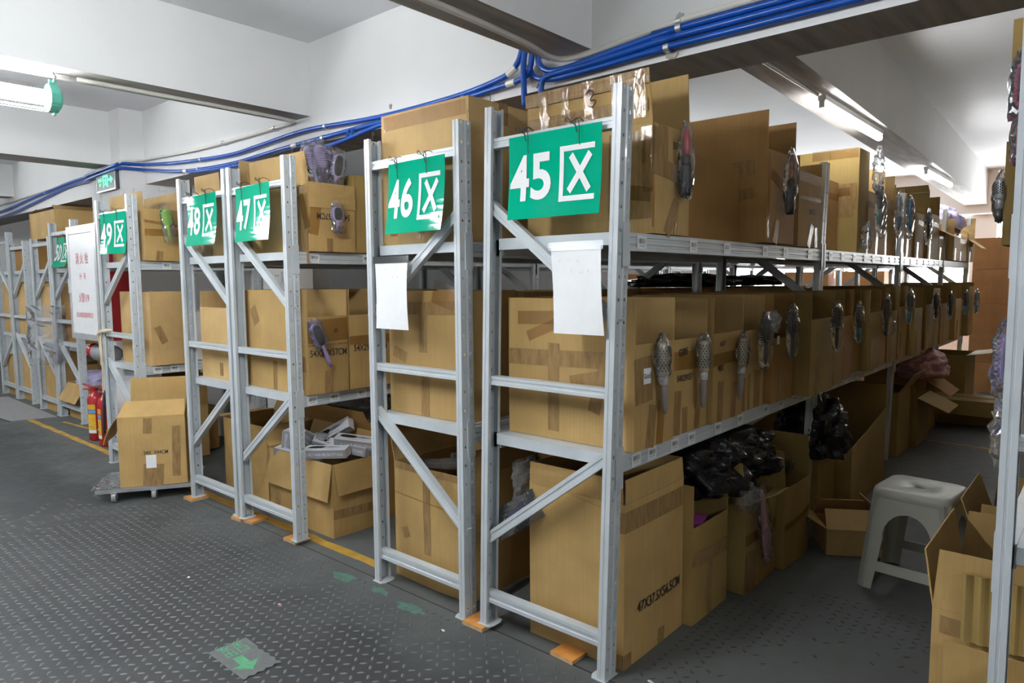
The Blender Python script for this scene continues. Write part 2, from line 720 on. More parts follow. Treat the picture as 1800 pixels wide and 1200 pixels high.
# ------------------------------------------------------------------ floor stickers
st = thing('floor_sticker', 'worn silver floor sticker with a green arrow and faded exit lettering', 'floor sticker', (-1.335, -.727, .0026))
rnd = random.Random(4)
poly = [(-.137, -.075), (.13, -.077)]
for k in range(9):
    poly.append((.135 - .012 * (k % 2) - .004 * rnd.random(), -.07 + k * .017))
for k in range(9):
    poly.append((.12 - k * .02, .074 - .009 * (k % 2) - .004 * rnd.random()))
poly += [(-.135, .074)]
plain('sticker_silver', (.125, .135, .135), .45, var=.2, scale=25)
plain('sticker_green', (.09, .33, .17), .5, var=.25, scale=60)
plain('mark_green', (.075, .16, .125), .55, var=.3, scale=30)
G().prism(poly, 0, .0012).build('sheet', 'sticker_silver', st)
M = T(.045, -.012, 0) @ Rz(-.0)
ar = [(-.06, .018), (-.06, -.018), (.005, -.018), (.005, -.05), (.06, 0), (.005, .05), (.005, .018)]
G().prism(ar, .0013, .0022, M=T(.035, -.02, 0) @ Rz(-.03)).build('arrow', 'sticker_green', st)
vs, fs = text_mesh('安全\n出口', .05, .01)
G().add([(x, y, .002) for x, y in vs], fs, T(-.085, .0, 0) @ Rz(PI / 2)).build('lettering', 'sticker_green', st)

for k, (x, y, w, h, lab) in enumerate(((-1.64, -.075, .13, .045, 'worn green sticker remnant on the floor before the foot of rack 46'),
                                       (-1.40, -.055, .10, .035, 'narrow worn green sticker remnant between the two larger green floor remnants'),
                                       (-1.17, -.075, .12, .045, 'worn green sticker remnant on the floor below the middle of frame 46'))):
    rnd = random.Random(30 + k)
    n = 22
    pts = []
    for i in range(n):
        an = 2 * PI * i / n
        r = .62 + .45 * noise.noise(Vector((math.cos(an) * 1.3 + k * 5, math.sin(an) * 1.3, k)))
        pts.append((x + w * r * math.cos(an), y + h * r * math.sin(an)))
    tag(G().prism(pts, .0004, .0016).build('sticker_remnant', 'mark_green'), lab, 'floor sticker', 'worn green stickers on the floor')

# ------------------------------------------------------------------ conduits
def conduit(name, label, pts, r, mat, n=6, clips=(), grp=None, sleeves=()):
    p = smooth_path(pts, n)
    o = thing(name, label, 'conduit', group=grp)
    G().tube(p, r, 10).build('pipe', mat, o, smooth=True)
    for (x, y, z) in sleeves:
        k = min(range(1, len(p) - 1), key=lambda i: (p[i] - Vector((x, y, z))).length)
        d_ = (p[k + 1] - p[k - 1]).normalized() * .028
        G().tube([p[k] - d_, p[k] + d_], r * 1.18, 10).build('coupling', 'conduit_white', o)
    for (x, y, z) in clips:
        g_ = G()
        g_.tube([(x - .011, y, z), (x + .011, y, z)], r * 1.22, 10)
        g_.box(x - .008, y, z - r * 1.3, x + .008, .598, z - r * 1.1)
        g_.build('clip', 'galv', o)
    return o


beamA = bpy.data.objects['ceiling_beam']
for k, (x, z, w, h) in enumerate(((-.335, 2.252, .035, .028), (-1.33, 2.262, .04, .03), (-1.02, 2.30, .05, .06), (-2.05, 2.34, .012, .018), (-.30, 2.385, .02, .02))):
    pts = []
    for i in range(18):
        an = 2 * PI * i / 18
        r_ = .75 + .5 * noise.noise(Vector((math.cos(an) * 2 + k * 3, math.sin(an) * 2, k)))
        pts.append((x + w * r_ * math.cos(an), max(2.237, z + h * r_ * math.sin(an))))
    G().prism(pts, .594, .5995, 'y').build('mortar_patch', 'raw_concrete', beamA)
Y5 = .565
conduit('white_conduit', 'white conduit along the beam turning under the cross beam above rack 45',
        [(4.4, Y5, 2.38), (1.5, Y5, 2.37), (0, Y5, 2.362), (-.3, Y5, 2.358), (-.62, Y5, 2.335), (-.80, Y5 - .01, 2.326), (-.865, .50, 2.333), (-.84, .3, 2.338), (-.81, -.2, 2.338), (-.80, -1.1, 2.338)],
        .0125, 'conduit_white', clips=[(-.29, Y5, 2.358)])
conduit('blue_conduit', 'uppermost blue conduit on the beam face right of the cable knot', [(4.4, Y5, 2.35), (0, Y5, 2.335), (-.3, Y5, 2.333), (-.65, Y5, 2.305), (-.88, Y5, 2.293), (-.965, Y5, 2.33), (-.985, Y5 + .005, 2.40)],
        .0135, 'conduit_blue', clips=[(-.29, Y5, 2.333)], grp='blue conduits on the beam')
conduit('blue_conduit', 'middle blue conduit on the beam face right of the cable knot', [(4.4, Y5, 2.318), (0, Y5, 2.307), (-.3, Y5, 2.306), (-.65, Y5 - .01, 2.283), (-.89, Y5 - .015, 2.275), (-.945, Y5 - .015, 2.25), (-.955, Y5 - .01, 2.16)],
        .0135, 'conduit_blue', grp='blue conduits on the beam')
conduit('blue_conduit', 'lowest blue conduit on the beam face right of the cable knot', [(4.4, Y5, 2.284), (0, Y5, 2.275), (-.35, Y5, 2.272), (-.7, Y5, 2.262), (-.9, Y5, 2.262), (-1.0, Y5, 2.29), (-1.03, Y5, 2.345)],
        .0135, 'conduit_blue', clips=[(-.34, Y5, 2.272)], grp='blue conduits on the beam')
conduit('blue_conduit', 'upper blue conduit running left along the beam over racks 46 to 49',
        [(-1.07, Y5, 2.43), (-1.10, Y5, 2.37), (-1.18, Y5, 2.325), (-1.51, Y5, 2.292), (-2.12, Y5, 2.288), (-2.83, Y5, 2.32), (-3.4, Y5, 2.30), (-3.85, Y5, 2.29), (-4.69, Y5, 2.335), (-5.30, Y5 - .02, 2.39), (-5.345, .40, 2.385), (-5.42, .372, 2.375), (-5.75, .372, 2.365), (-6.1, .372, 2.355), (-6.35, .5, 2.40), (-7.24, Y5, 2.42), (-8.43, Y5, 2.375), (-9.9, Y5, 2.31), (-13.9, Y5, 2.25)],
        .0135, 'conduit_blue', clips=[(-2.62, Y5, 2.312), (-4.25, Y5, 2.308), (-8.0, Y5, 2.392)], sleeves=[(-1.14, Y5, 2.34)], grp='blue conduits on the beam')
conduit('blue_conduit', 'lower blue conduit running left along the beam over racks 46 to 49',
        [(-1.0, Y5 - .015, 2.40), (-1.02, Y5 - .015, 2.31), (-1.09, Y5 - .01, 2.287), (-1.21, Y5, 2.285), (-1.55, Y5, 2.268), (-2.25, Y5, 2.256), (-3.09, Y5, 2.243), (-3.7, Y5, 2.225), (-4.2, Y5, 2.235), (-4.69, Y5, 2.268), (-5.30, Y5 - .02, 2.345), (-5.345, .40, 2.348), (-5.42, .372, 2.343), (-5.75, .372, 2.335), (-6.1, .372, 2.318), (-6.35, .5, 2.36), (-7.25, Y5, 2.385), (-8.44, Y5, 2.31), (-9.92, Y5, 2.24), (-13.9, Y5, 2.2)],
        .0135, 'conduit_blue', clips=[(-1.45, Y5, 2.272), (-2.65, Y5, 2.250), (-4.3, Y5, 2.24)], sleeves=[(-1.13, Y5 - .01, 2.286), (-3.0, Y5, 2.244), (-4.5, Y5, 2.25)], grp='blue conduits on the beam')
conduit('blue_conduit', 'sagging blue conduit dipping below the beam behind racks 47 and 48',
        [(-1.62, Y5 - .03, 2.262), (-2.14, Y5 - .03, 2.225), (-2.47, Y5 - .03, 2.19), (-3.1, Y5 - .03, 2.172), (-3.53, Y5 - .03, 2.19), (-4.0, Y5 - .03, 2.205), (-4.39, Y5 - .03, 2.225)],
        .0125, 'conduit_blue', grp='blue conduits on the beam')
for k, x in enumerate((-2.37, -2.33)):
    conduit('blue_conduit', ['first', 'second'][k] + ' of two short blue links between the conduits above rack 47', [(x, Y5 - .012, 2.25), (x, Y5 - .02, 2.235), (x, Y5 - .028, 2.20)], .009, 'conduit_blue', grp='short blue conduit links')
conduit('blue_conduit', 'short blue conduit dropping from the cable knot behind the taped carton', [(-1.03, Y5 - .03, 2.40), (-1.035, Y5 - .035, 2.33), (-1.03, Y5 - .035, 2.16)], .0135, 'conduit_blue', grp='blue conduits on the beam')
conduit('white_conduit', 'white conduit from the cross beam running left along the beam to the column',
        [(-2.93, -.66, 2.392), (-2.93, .1, 2.392), (-2.945, .5, 2.392), (-3.0, Y5, 2.391), (-3.44, Y5, 2.386), (-4.28, Y5, 2.39), (-5.30, Y5, 2.43), (-5.345, .40, 2.40), (-5.42, .392, 2.386), (-6.1, .392, 2.384), (-6.4, .55, 2.42), (-9.5, Y5, 2.40), (-13.8, Y5, 2.36)], .011, 'conduit_white', clips=[(-3.2, Y5, 2.388), (-3.9, Y5, 2.388)])
conduit('white_conduit', 'white conduit under the beam leading to the tube lamp over the picking aisle', [(-.24, .9, 2.362), (-.25, 1.4, 2.366), (-.255, 2.06, 2.366)], .011, 'conduit_white')
conduit('white_conduit', 'thin white conduit bending down the wall behind rack 49', [(-5.2, .97, 2.2), (-5.2, .97, 2.12), (-5.05, .97, 2.06), (-4.5, .97, 2.05), (-3.9, .97, 2.05)], .011, 'conduit_white')

# ------------------------------------------------------------------ lamps
def tube_lamp(label, x, y0, y1, z, ztop, kind):
    o = thing('tube_lamp', label, 'lamp', (x, y0, z), group='fluorescent tube lamps')
    L = y1 - y0
    s = 1 if L > 0 else -1
    if kind == 'guarded':
        G().tube([(0, .05 * s, 0), (0, L - .05 * s, 0)], .036, 16).build('tube', 'tube_glow', o, smooth=True)
        G().tube([(0, .03 * s, 0), (0, L - .03 * s, 0)], .058, 20, cap=False).build('glass_cover', 'glass', o, smooth=True)
        for e in (0, L):
            q = s if e == 0 else -s
            c = G().tube([(0, e - .0 * q, 0), (0, e + .012 * q, 0), (0, e + .014 * q, 0), (0, e + .055 * q, 0)], [.045, .06, .067, .067], 20).build('end_cap', 'cap_green', o)
            G().box(-.008, e + .01 * q, .055, .008, e + .045 * q, .09).tube([(-.0, e + .03 * q, -.062), (0, e + .03 * q, -.08)], .009, 8).build('lug', 'cap_green', c)
            G().tube(smooth_path([(0, e + .03 * q, .075), (.012, e + .02 * q, .10), (0, e + .03 * q, ztop - z)], 4), .007, 8).build('hanger', 'galv', o)
        for k in range(4):
            an = -.9 + k * .6 - PI / 2
            G().tube([(.066 * math.cos(an), .03 * s, .066 * math.sin(an)), (.066 * math.cos(an), L - .03 * s, .066 * math.sin(an))], .0022, 6).build('guard_rod', 'galv', o)
    else:
        G().box(-.02, 0, .022, .02, L, .05).build('housing', 'white_paint', o)
        G().tube([(0, .025 * s, 0), (0, L - .025 * s, 0)], .021, 14).build('tube', 'tube_glow_soft', o, smooth=True)
        for e in (0, L):
            q = s if e == 0 else -s
            G().box(-.014, min(e, e + .022 * q), -.016, .014, max(e, e + .022 * q), .024).build('lamp_holder', 'white_paint', o)
        for e in (.18, .82):
            G().box(-.006, L * e - .012, .05, .006, L * e + .012, ztop - z).build('bracket', 'galv', o)
    return o


tube_lamp('guarded tube lamp with green end cap hanging under the white cross beam', -2.965, -.73, -1.96, 2.285, 2.41, 'guarded')
tube_lamp('tube lamp under the beam over the picking aisle, the nearer of the two there', -.235, 2.08, 3.30, 2.315, 2.386, 'plain')
tube_lamp('tube lamp under the beam over the picking aisle, the farther of the two there', -.32, 5.25, 6.47, 2.315, 2.386, 'plain')
tube_lamp('tube lamp under a far beam, peeping over the cartons on rack 45', -3.02, 3.6, 4.82, 2.33, 2.40, 'plain')
tube_lamp('added tube lamp under the cross beam over the main aisle before rack 45', -.83, -.85, -2.07, 2.265, 2.355, 'guarded')  # unseen lamp, added to light the rack fronts from above
tube_lamp('tube lamp under the cross beam beyond the picking aisle', 3.22, -1.1, -2.32, 2.30, 2.38, 'guarded')
tube_lamp('tube lamp under the cross beam at the hydrant column', -5.76, -.9, -2.12, 2.30, 2.40, 'guarded')
tube_lamp('tube lamp under the far cross beam of the main aisle', -9.47, -.7, -1.92, 2.32, 2.46, 'guarded')

# ------------------------------------------------------------------ storage racks
H = 2.0
PW, PD = .068, .033        # upright: web width along y, flange depth along x
TH = .0022


def post_mesh(side, h=H):
    """C-section upright with punched web; web at x=0 facing +x for side=+1, mirrored for side=-1"""
    ys = [0, .012, .0195, .028, .0325, .0355, .040, .0485, .056, PW]
    xo = [0, 0, 0, 0, -.004, -.004, 0, 0, 0, 0]
    zs = [0]
    k = 0
    holes = []
    while .035 + k * .075 + .012 < h:
        z = .035 + k * .075
        zs += [z, z + .0105]
        holes.append(len(zs) - 2)
        k += 1
    zs.append(h)
    prof = [(-PD, .014), (-PD, 0), (-PD * .62, 0), (-PD * .58, .0018), (-PD * .42, .0018), (-PD * .38, 0)]
    tail = [(-PD, PW), (-PD, PW - .014)]
    prof_web = list(zip(xo, ys))
    full = prof + prof_web + tail
    n = len(full)
    off = len(prof)
    bm = bmesh.new()
    rows = [[bm.verts.new((side * x, y, z)) for (x, y) in full] for z in zs]
    for i in range(len(zs) - 1):
        for j in range(n - 1):
            if i in holes and j - off in (1, 7):
                continue
            bm.faces.new((rows[i][j], rows[i][j + 1], rows[i + 1][j + 1], rows[i + 1][j]))
    bmesh.ops.recalc_face_normals(bm, faces=bm.faces)
    # pressed tear-drop outlines between the holes
    for z in [.035 + q * .075 for q in range(k)]:
        ring = []
        for q in range(9):
            an = -.4 + q / 8 * 4.6
            ring.append((.0525 + .0055 * math.cos(an), z + .046 + .009 * math.sin(an)))
        ring.append((.049, z + .022))
        for (y0, z0), (y1, z1) in zip(ring[:-1], ring[1:]):
            d = Vector((y1 - y0, z1 - z0)).normalized() * .0009
            q4 = [bm.verts.new((side * .0016, y0 - d.y, z0 + d.x)), bm.verts.new((side * .0016, y1 - d.y, z1 + d.x)), bm.verts.new((side * .0016, y1 + d.y, z1 - d.x)), bm.verts.new((side * .0016, y0 + d.y, z0 - d.x))]
            f_ = bm.faces.new(q4)
            f_.material_index = 1
    me = bpy.data.meshes.new('post')
    bm.to_mesh(me)
    bm.free()
    me.materials.append(MATS['rack_steel'])
    me.materials.append(MATS['rack_groove'])
    return me


plain('rack_groove', (.24, .27, .29), .4)
POST = {(s, h): post_mesh(s, h) for s in (1, -1) for h in (2.0, 1.87)}
FOOT = G().prism([(-.05, -.008), (.006, -.008), (.006, PW + .008), (-.05, PW + .008), (-.062, PW * .5 + .02), (-.062, PW * .5 - .02)], 0, .003).mesh('foot_plate', 'rack_steel')
LAB_MESH = {}


def label_mesh(w=.062, h=.046):
    me = bpy.data.meshes.new('shelf_label')
    me.from_pydata([(0, -w / 2, -h / 2), (0, w / 2, -h / 2), (0, w / 2, h / 2), (0, -w / 2, h / 2), (-.0012, -w / 2, -h / 2), (-.0012, w / 2, -h / 2), (-.0012, w / 2, h / 2), (-.0012, -w / 2, h / 2)], [],
                   [(0, 1, 2, 3), (4, 7, 6, 5), (0, 4, 5, 1), (1, 5, 6, 2), (2, 6, 7, 3), (3, 7, 4, 0)])
    uv = me.uv_layers.new(name='UVMap')
    for i, c in enumerate([(0, 0), (1, 0), (1, 1), (0, 1)]):
        uv.data[i].uv = c
    me.materials.append(MATS['barcode'])
    return me


LABEL = label_mesh()
BEAM_PROF = [(0, 0), (0, .012), (-.003, .014), (-.003, .021), (0, .023), (0, .035), (-.003, .037), (-.003, .044), (0, .046), (0, .060), (-.036, .060), (-.036, 0)]


def brace(pa, pb, w, d, parent, name):
    """lipped channel between two points in the frame plane"""
    A, B = Vector(pa), Vector(pb)
    dr = (B - A)
    L = dr.length
    dr.normalize()
    yv = Vector((0, 1, 0))
    zv = yv.cross(dr) * -1
    M = Matrix(((dr.x, yv.x, zv.x, A.x), (dr.y, yv.y, zv.y, A.y), (dr.z, yv.z, zv.z, A.z), (0, 0, 0, 1)))
    pr = [(0, -w / 2), (0, -w / 6), (.0025, -w / 8), (.0025, w / 8), (0, w / 6), (0, w / 2), (d, w / 2), (d, -w / 2)]
    return G().prism(pr, 0, L, 'x', M).build(name, 'rack_steel', parent)


def rack(label, xl, xr, ys, yo=0, flip=False, lean=0.0, h=H, levels=(.788, 1.538), labels=(), shims=None, z0=None, first_only=True):
    r = thing('storage_rack', label, 'rack', ((xl + xr) / 2, yo, 0), group='storage racks')
    cx = (xl + xr) / 2
    hw = (xr - xl) / 2
    a_ = math.atan(lean)
    for fi, y in enumerate(ys):
        yy = y if fi == 0 else y - PW / 2
        for s in (1, -1):
            zb = 0
            if fi == 0 and z0:
                zb = z0[0] if s < 0 else z0[1]
            p = put('post', POST[(s, h)], r, (s * hw, yy, zb), (0, a_, 0))
            f_ = put('foot_plate', FOOT, r, (s * hw, yy, zb))
            if s < 0:
                f_.scale.x = -1
        i_ = hw - .008
        m = -1 if flip else 1

        def X_(s, z):
            return s * i_ + lean * z
        yb = yy + .014
        for z, w in ((1.885 if h > 1.9 else 1.80, .036), (1.0, .034), (.132, .044)):
            brace((X_(-1, z), yb, z), (X_(1, z), yb, z), w, .036, r, 'horizontal_brace')
        # diagonals: mirrored on the flipped frames
        for za, zb_ in ((1.665, 1.235), (.36, .80)):
            if m > 0:
                brace((X_(-1, za), yb + .004, za), (X_(1, zb_), yb + .004, zb_), .040, .028, r, 'diagonal_brace')
            else:
                brace((X_(1, za), yb + .004, za), (X_(-1, zb_), yb + .004, zb_), .040, .028, r, 'diagonal_brace')
    for bi in range(len(ys) - 1):
        ya, yb = ys[bi] + (PW if bi == 0 else PW / 2), ys[bi + 1] - PW / 2
        for li, z in enumerate(levels):
            sh = lean * z
            for s in (1, -1):
                pr = [(s * (hw - .001 + px) + sh if s > 0 else -(hw - .001 + px) + sh, pz + z - .062) for px, pz in BEAM_PROF]
                be = G().prism(pr, ya, yb, 'y').build('beam', 'rack_steel', r)
                for ye, q in ((ya, -1), (yb, 1)):
                    G().box(s * (hw + .001) + sh - (.004 if s < 0 else 0), min(ye, ye + q * .042), z - .115, s * (hw + .001) + sh + (.004 if s > 0 else 0), max(ye, ye + q * .042), z + .03).build('beam_connector', 'rack_steel', be)
                if s > 0:
                    for (lb, lz, ly) in labels:
                        if lb == bi and lz == li:
                            put('shelf_label', LABEL, be, (hw + .0006 + sh, ly - 0, z - .033), (random.uniform(-.04, .04), 0, 0))
            # deck panels side by side
            npan = max(2, int(round((yb - ya) / .5)))
            for k in range(npan):
                p0 = ya + (yb - ya) * k / npan + .002
                p1 = ya + (yb - ya) * (k + 1) / npan - .002
                x0, x1 = -hw + .038 + sh, hw - .038 + sh
                if bi == 0 and k == 0:
                    p0 = ya - PW * .35
                gg = G().box(x0, p0, z - .008, x1, p1, z).box(x0, p0, z - .042, x1, p0 + .002, z - .008).box(x0, p1 - .002, z - .042, x1, p1, z - .008)
                gg.build('shelf_panel', 'rack_steel', r)
    return r


rs = random.Random(11)
lab45 = []
for bi, (y0, y1) in enumerate(((.07, 2.0), (2.08, 3.84))):
    for li in (0, 1):
        for q in ([.16, .27, .44, .58, .82, 1.05, 1.35, 1.55, 1.75, 1.92] if bi == 0 and li == 0 else [.15, .53, .83, 1.24, 1.5, 1.85] if bi == 0 else [2.2, 2.42, 2.66, 2.9, 3.1, 3.34, 3.55, 3.72]):
            lab45.append((bi, li, q))
for q in (4.0, 4.2, 4.45, 4.7, 4.9, 5.15, 5.35):
    lab45 += [(2, 1, q), (2, 0, q)]
RK45 = rack('grey steel rack hung with the 45 sign, its shelves running back along the picking aisle', -.833, -.241, [0, 2.06, 3.88, 5.55, 6.92], lean=.0277, labels=lab45, z0=(.018, 0))
RK46 = rack('grey steel rack hung with the 46 sign, back to back with rack 45', -1.507, -.918, [0, 2.06, 3.88, 5.55, 6.92], flip=True)
RK47 = rack('grey steel rack hung with the 47 sign, beside the narrow gap to rack 46', -2.766, -2.164, [0, 2.0, 4.0, 6.0], labels=[(0, 1, .16), (0, 0, .12), (0, 0, .26), (0, 0, .44), (0, 0, .62), (0, 1, .5)], z0=(.018, .018))
RK48 = rack('grey steel rack hung with the 48 sign, behind the carton on the dolly', -3.396, -2.79, [0, 2.0, 4.0, 6.0], z0=(.018, .018))
RK49 = rack('grey steel rack hung with the 49 sign, beside the hydrant cabinet', -4.806, -4.19, [0, .95], flip=True, labels=[(0, 1, .25), (0, 0, .15), (0, 0, .27)])
RK50 = rack('grey steel rack hung with the half hidden 50 sign', -7.285, -6.60, [0, 2.0], yo=.37, flip=True)
RK51 = rack('second grey rack beyond the hydrant, with the clear bag hung on its post', -7.95, -7.32, [0, 2.0], yo=.37, flip=True, h=1.87)
RK52 = rack('third grey rack beyond the hydrant, at the bent edge of the floor sheet', -8.96, -8.33, [0, 2.0], yo=.40, flip=True, h=1.87)
RK53 = rack('farthest grey rack at the edge of the picture', -9.63, -8.99, [0, 2.0], yo=.40)
RKR = rack('grey rack across the picking aisle, cut off by the edge of the picture', .835, 1.44, [0, 2.0, 4.0, 6.0], levels=(.75, 1.492))

# orange plywood shims under the uprights
for x0, y0, x1, y1, rz, lab in ((-.905, -.03, -.795, .075, .0, 'orange plywood shim between the feet of racks 45 and 46'),
                                (-.49, .015, -.385, .115, -.05, 'loose orange plywood shim on the floor under frame 45'),
                                (-2.83, -.02, -2.735, .07, .08, 'orange plywood shim shared by the feet of racks 47 and 48'),
                                (-2.725, .0, -2.645, .11, .1, 'loose orange plywood shim beside the inner foot of rack 47'),
                                (-2.29, -.005, -2.18, .09, .05, 'orange plywood shim under the front foot of rack 47'),
                                (-3.43, -.035, -3.32, .075, .0, 'orange plywood shim under the foot of rack 48 by the dolly')):
    cx, cy = (x0 + x1) / 2, (y0 + y1) / 2
    g_ = G()
    w, d = (x1 - x0) / 2, (y1 - y0) / 2
    zt = .0172 if 'loose' not in lab else .016
    s_ = thing('plywood_shim', lab, 'shim', (cx, cy, 0), rz, group='orange plywood shims')
    G().box(-w, -d, .001, w, d, zt - .0015).build('core', 'plywood_edge', s_)
    G().box(-w, -d, zt - .0015, w, d, zt).build('face_veneer', 'plywood', s_)

# ------------------------------------------------------------------ hanging signs
def hung_sign(num, where, x0, x1, ztop, zbot, y, curl, tilt=0.0, cords=(.18, .72), lx=0.0, rz=0.0):
    w, h = x1 - x0, ztop - zbot
    s_ = thing('zone_sign', 'green sign lettered %s区 %s' % (num, where), 'sign', ((x0 + x1) / 2, y, ztop), rz, group='green zone signs')

    def bend(x, z, off=0.0):
        v_ = -z / h
        return (x + tilt * z, -curl * v_ * v_ + .006 * math.sin(v_ * 3) - off - .004 * math.sin(PI * (x / w + .5)), z)
    G().sheet(lambda u, v_: bend((u - .5) * w, -(1 - v_) * h), 10, 12, .0016).build('panel', 'sign_green', s_, smooth=False)

    def glyphs(vs, fs, ox, oz, sx_, sz_, name):
        bm = bmesh.new()
        vv = [bm.verts.new((x * sx_ + ox, 0, z * sz_ + oz)) for x, z in vs]
        for q in fs:
            try:
                bm.faces.new([vv[i] for i in q])
            except ValueError:
                pass
        for zc in [i * -.02 for i in range(1, 15)]:
            bmesh.ops.bisect_plane(bm, geom=bm.verts[:] + bm.edges[:] + bm.faces[:], plane_co=(0, 0, zc), plane_no=(0, 0, 1))
        for v_ in bm.verts:
            v_.co = bend(v_.co.x, v_.co.z, .0024)
        me = bpy.data.meshes.new(name)
        bm.to_mesh(me)
        bm.free()
        me.materials.append(MATS['sign_white'])
        put(name, me, s_)
    # digits, bold condensed
    for k, ch in enumerate(num):
        vs, fs = text_mesh(ch, 1, .026, 1, res=5)
        zz = [p[1] for p in vs]
        xx = [p[0] for p in vs]
        hh, ww = max(zz) - min(zz), max(xx) - min(xx)
        vs = [((p[0] - (max(xx) + min(xx)) / 2) / ww, (p[1] - (max(zz) + min(zz)) / 2) / hh) for p in vs]
        glyphs(vs, fs, (-.365 + k * .245) * w + lx, -h * .51, .225 * w, .55 * h, 'digit')
    # the character: an open frame with a cross inside, drawn as bars
    def bar(g_, ax, az, bx, bz, t_):
        d = Vector((bx - ax, bz - az))
        n = Vector((-d.y, d.x)).normalized() * t_ / 2
        k = len(g_[0])
        g_[0].extend([(ax + n.x, az + n.y), (bx + n.x, bz + n.y), (bx - n.x, bz - n.y), (ax - n.x, az - n.y)])
        g_[1].append((k, k + 1, k + 2, k + 3))
    q = ([], [])
    bar(q, -.5, .46, .48, .46, .10)
    bar(q, -.44, .41, -.44, -.41, .12)
    bar(q, -.5, -.46, .5, -.46, .10)
    glyphs(q[0], q[1], .265 * w + lx, -h * .52, .36 * w, .62 * h, 'character_frame')
    for e in ((-.22, -.33, .36, .33), (-.18, .33, .34, -.33)):
        q = ([], [])
        bar(q, *e, .14)
        glyphs(q[0], q[1], .265 * w + lx, -h * .52, .36 * w, .62 * h, 'character_stroke')
    for c in cords:
        x = (c - .5) * w
        p = smooth_path([(x + .004, -.004, -.022), (x + .003, -.010, -.004), (x, -.008, .016), (x - .002, .02, .03), (x - .003, .05, .016), (x - .004, .03, -.006), (x - .012, -.008, .012), (x - .03, -.012, .030), (x - .035, -.012, .018), (x - .012, -.012, .014), (x + .012, -.012, .022), (x + .02, -.013, -.01), (x + .018, -.012, -.045), (x + .022, -.013, -.065)], 5)
        G().tube(p, .0016, 6).build('tie_cord', 'cord_black', s_)
    return s_


hung_sign('45', 'on the nearest frame, over the paper on its brace', -.655, -.257, 1.888, 1.598, -.006, .004, tilt=.03, cords=(.2, .75))
hung_sign('46', 'with paper taped on the upright below', -1.330, -.965, 1.870, 1.580, -.020, .012, tilt=.07, cords=(.16, .68), rz=-.05)
hung_sign('47', 'over the carton of white brush boxes', -2.650, -2.245, 1.890, 1.600, -.024, .012, tilt=.02, cords=(.22, .78), rz=-.075)
hung_sign('48', 'behind the carton on the dolly', -3.245, -2.835, 1.892, 1.600, -.018, .02, tilt=.01, cords=(.15, .7), rz=-.05)
hung_sign('49', 'beside the white hydrant door', -4.625, -4.200, 1.882, 1.592, -.02, .012, tilt=.02, cords=(.2, .7), rz=.05)
hung_sign('50', 'half hidden by the hydrant door', -7.03, -6.62, 1.838, 1.545, .364, .06, tilt=0, cords=(.2, .7))

# ------------------------------------------------------------------ paper sheets
def paper_sheet(label, x0, x1, z1, z0, y, tilt, lines):
    w, h = x1 - x0, z1 - z0
    s_ = thing('paper_sheet', label, 'paper', ((x0 + x1) / 2, y, z1), group='white notices taped to the racks')

    def fn(u, v_):
        z = -(1 - v_) * h
        return ((u - .5) * w + tilt * z, -.012 * math.sin(PI * (1 - v_)) * (u - .3) - .006 * (1 - v_) ** 2, z)
    G().sheet(fn, 8, 10, .0006).build('sheet', 'paper', s_)
    G().box(-w * .55, -.0036, -.012, w * .55, -.0030, .018).build('clear_tape', 'film', s_)
    rnd = random.Random(len(label))
    g_ = G()
    for (px, pz) in lines:
        for q in range(4):
            x, z = px + rnd.uniform(-.008, .008), pz + rnd.uniform(-.006, .006)
            g_.box(x, -.0105, z, x + rnd.uniform(.002, .007), -.0085, z + .0015, Rz(0))
    g_.build('faint_smudge', 'faint_ink', s_)


paper_sheet('blank white paper sheet taped to the diagonal brace of frame 45', -.462, -.255, 1.492, 1.198, -.012, -.06, [(-.06, -.045), (-.02, -.045), (.02, -.05), (-.01, -.08), (.03, -.085), (.06, -.08)])
paper_sheet('blank white paper sheet taped to the upright of frame 46', -1.435, -1.218, 1.470, 1.176, -.012, -.02, [(-.02, -.04), (.05, -.04), (.02, -.07), (.05, -.07)])

# ------------------------------------------------------------------ cartons
CT = .0045


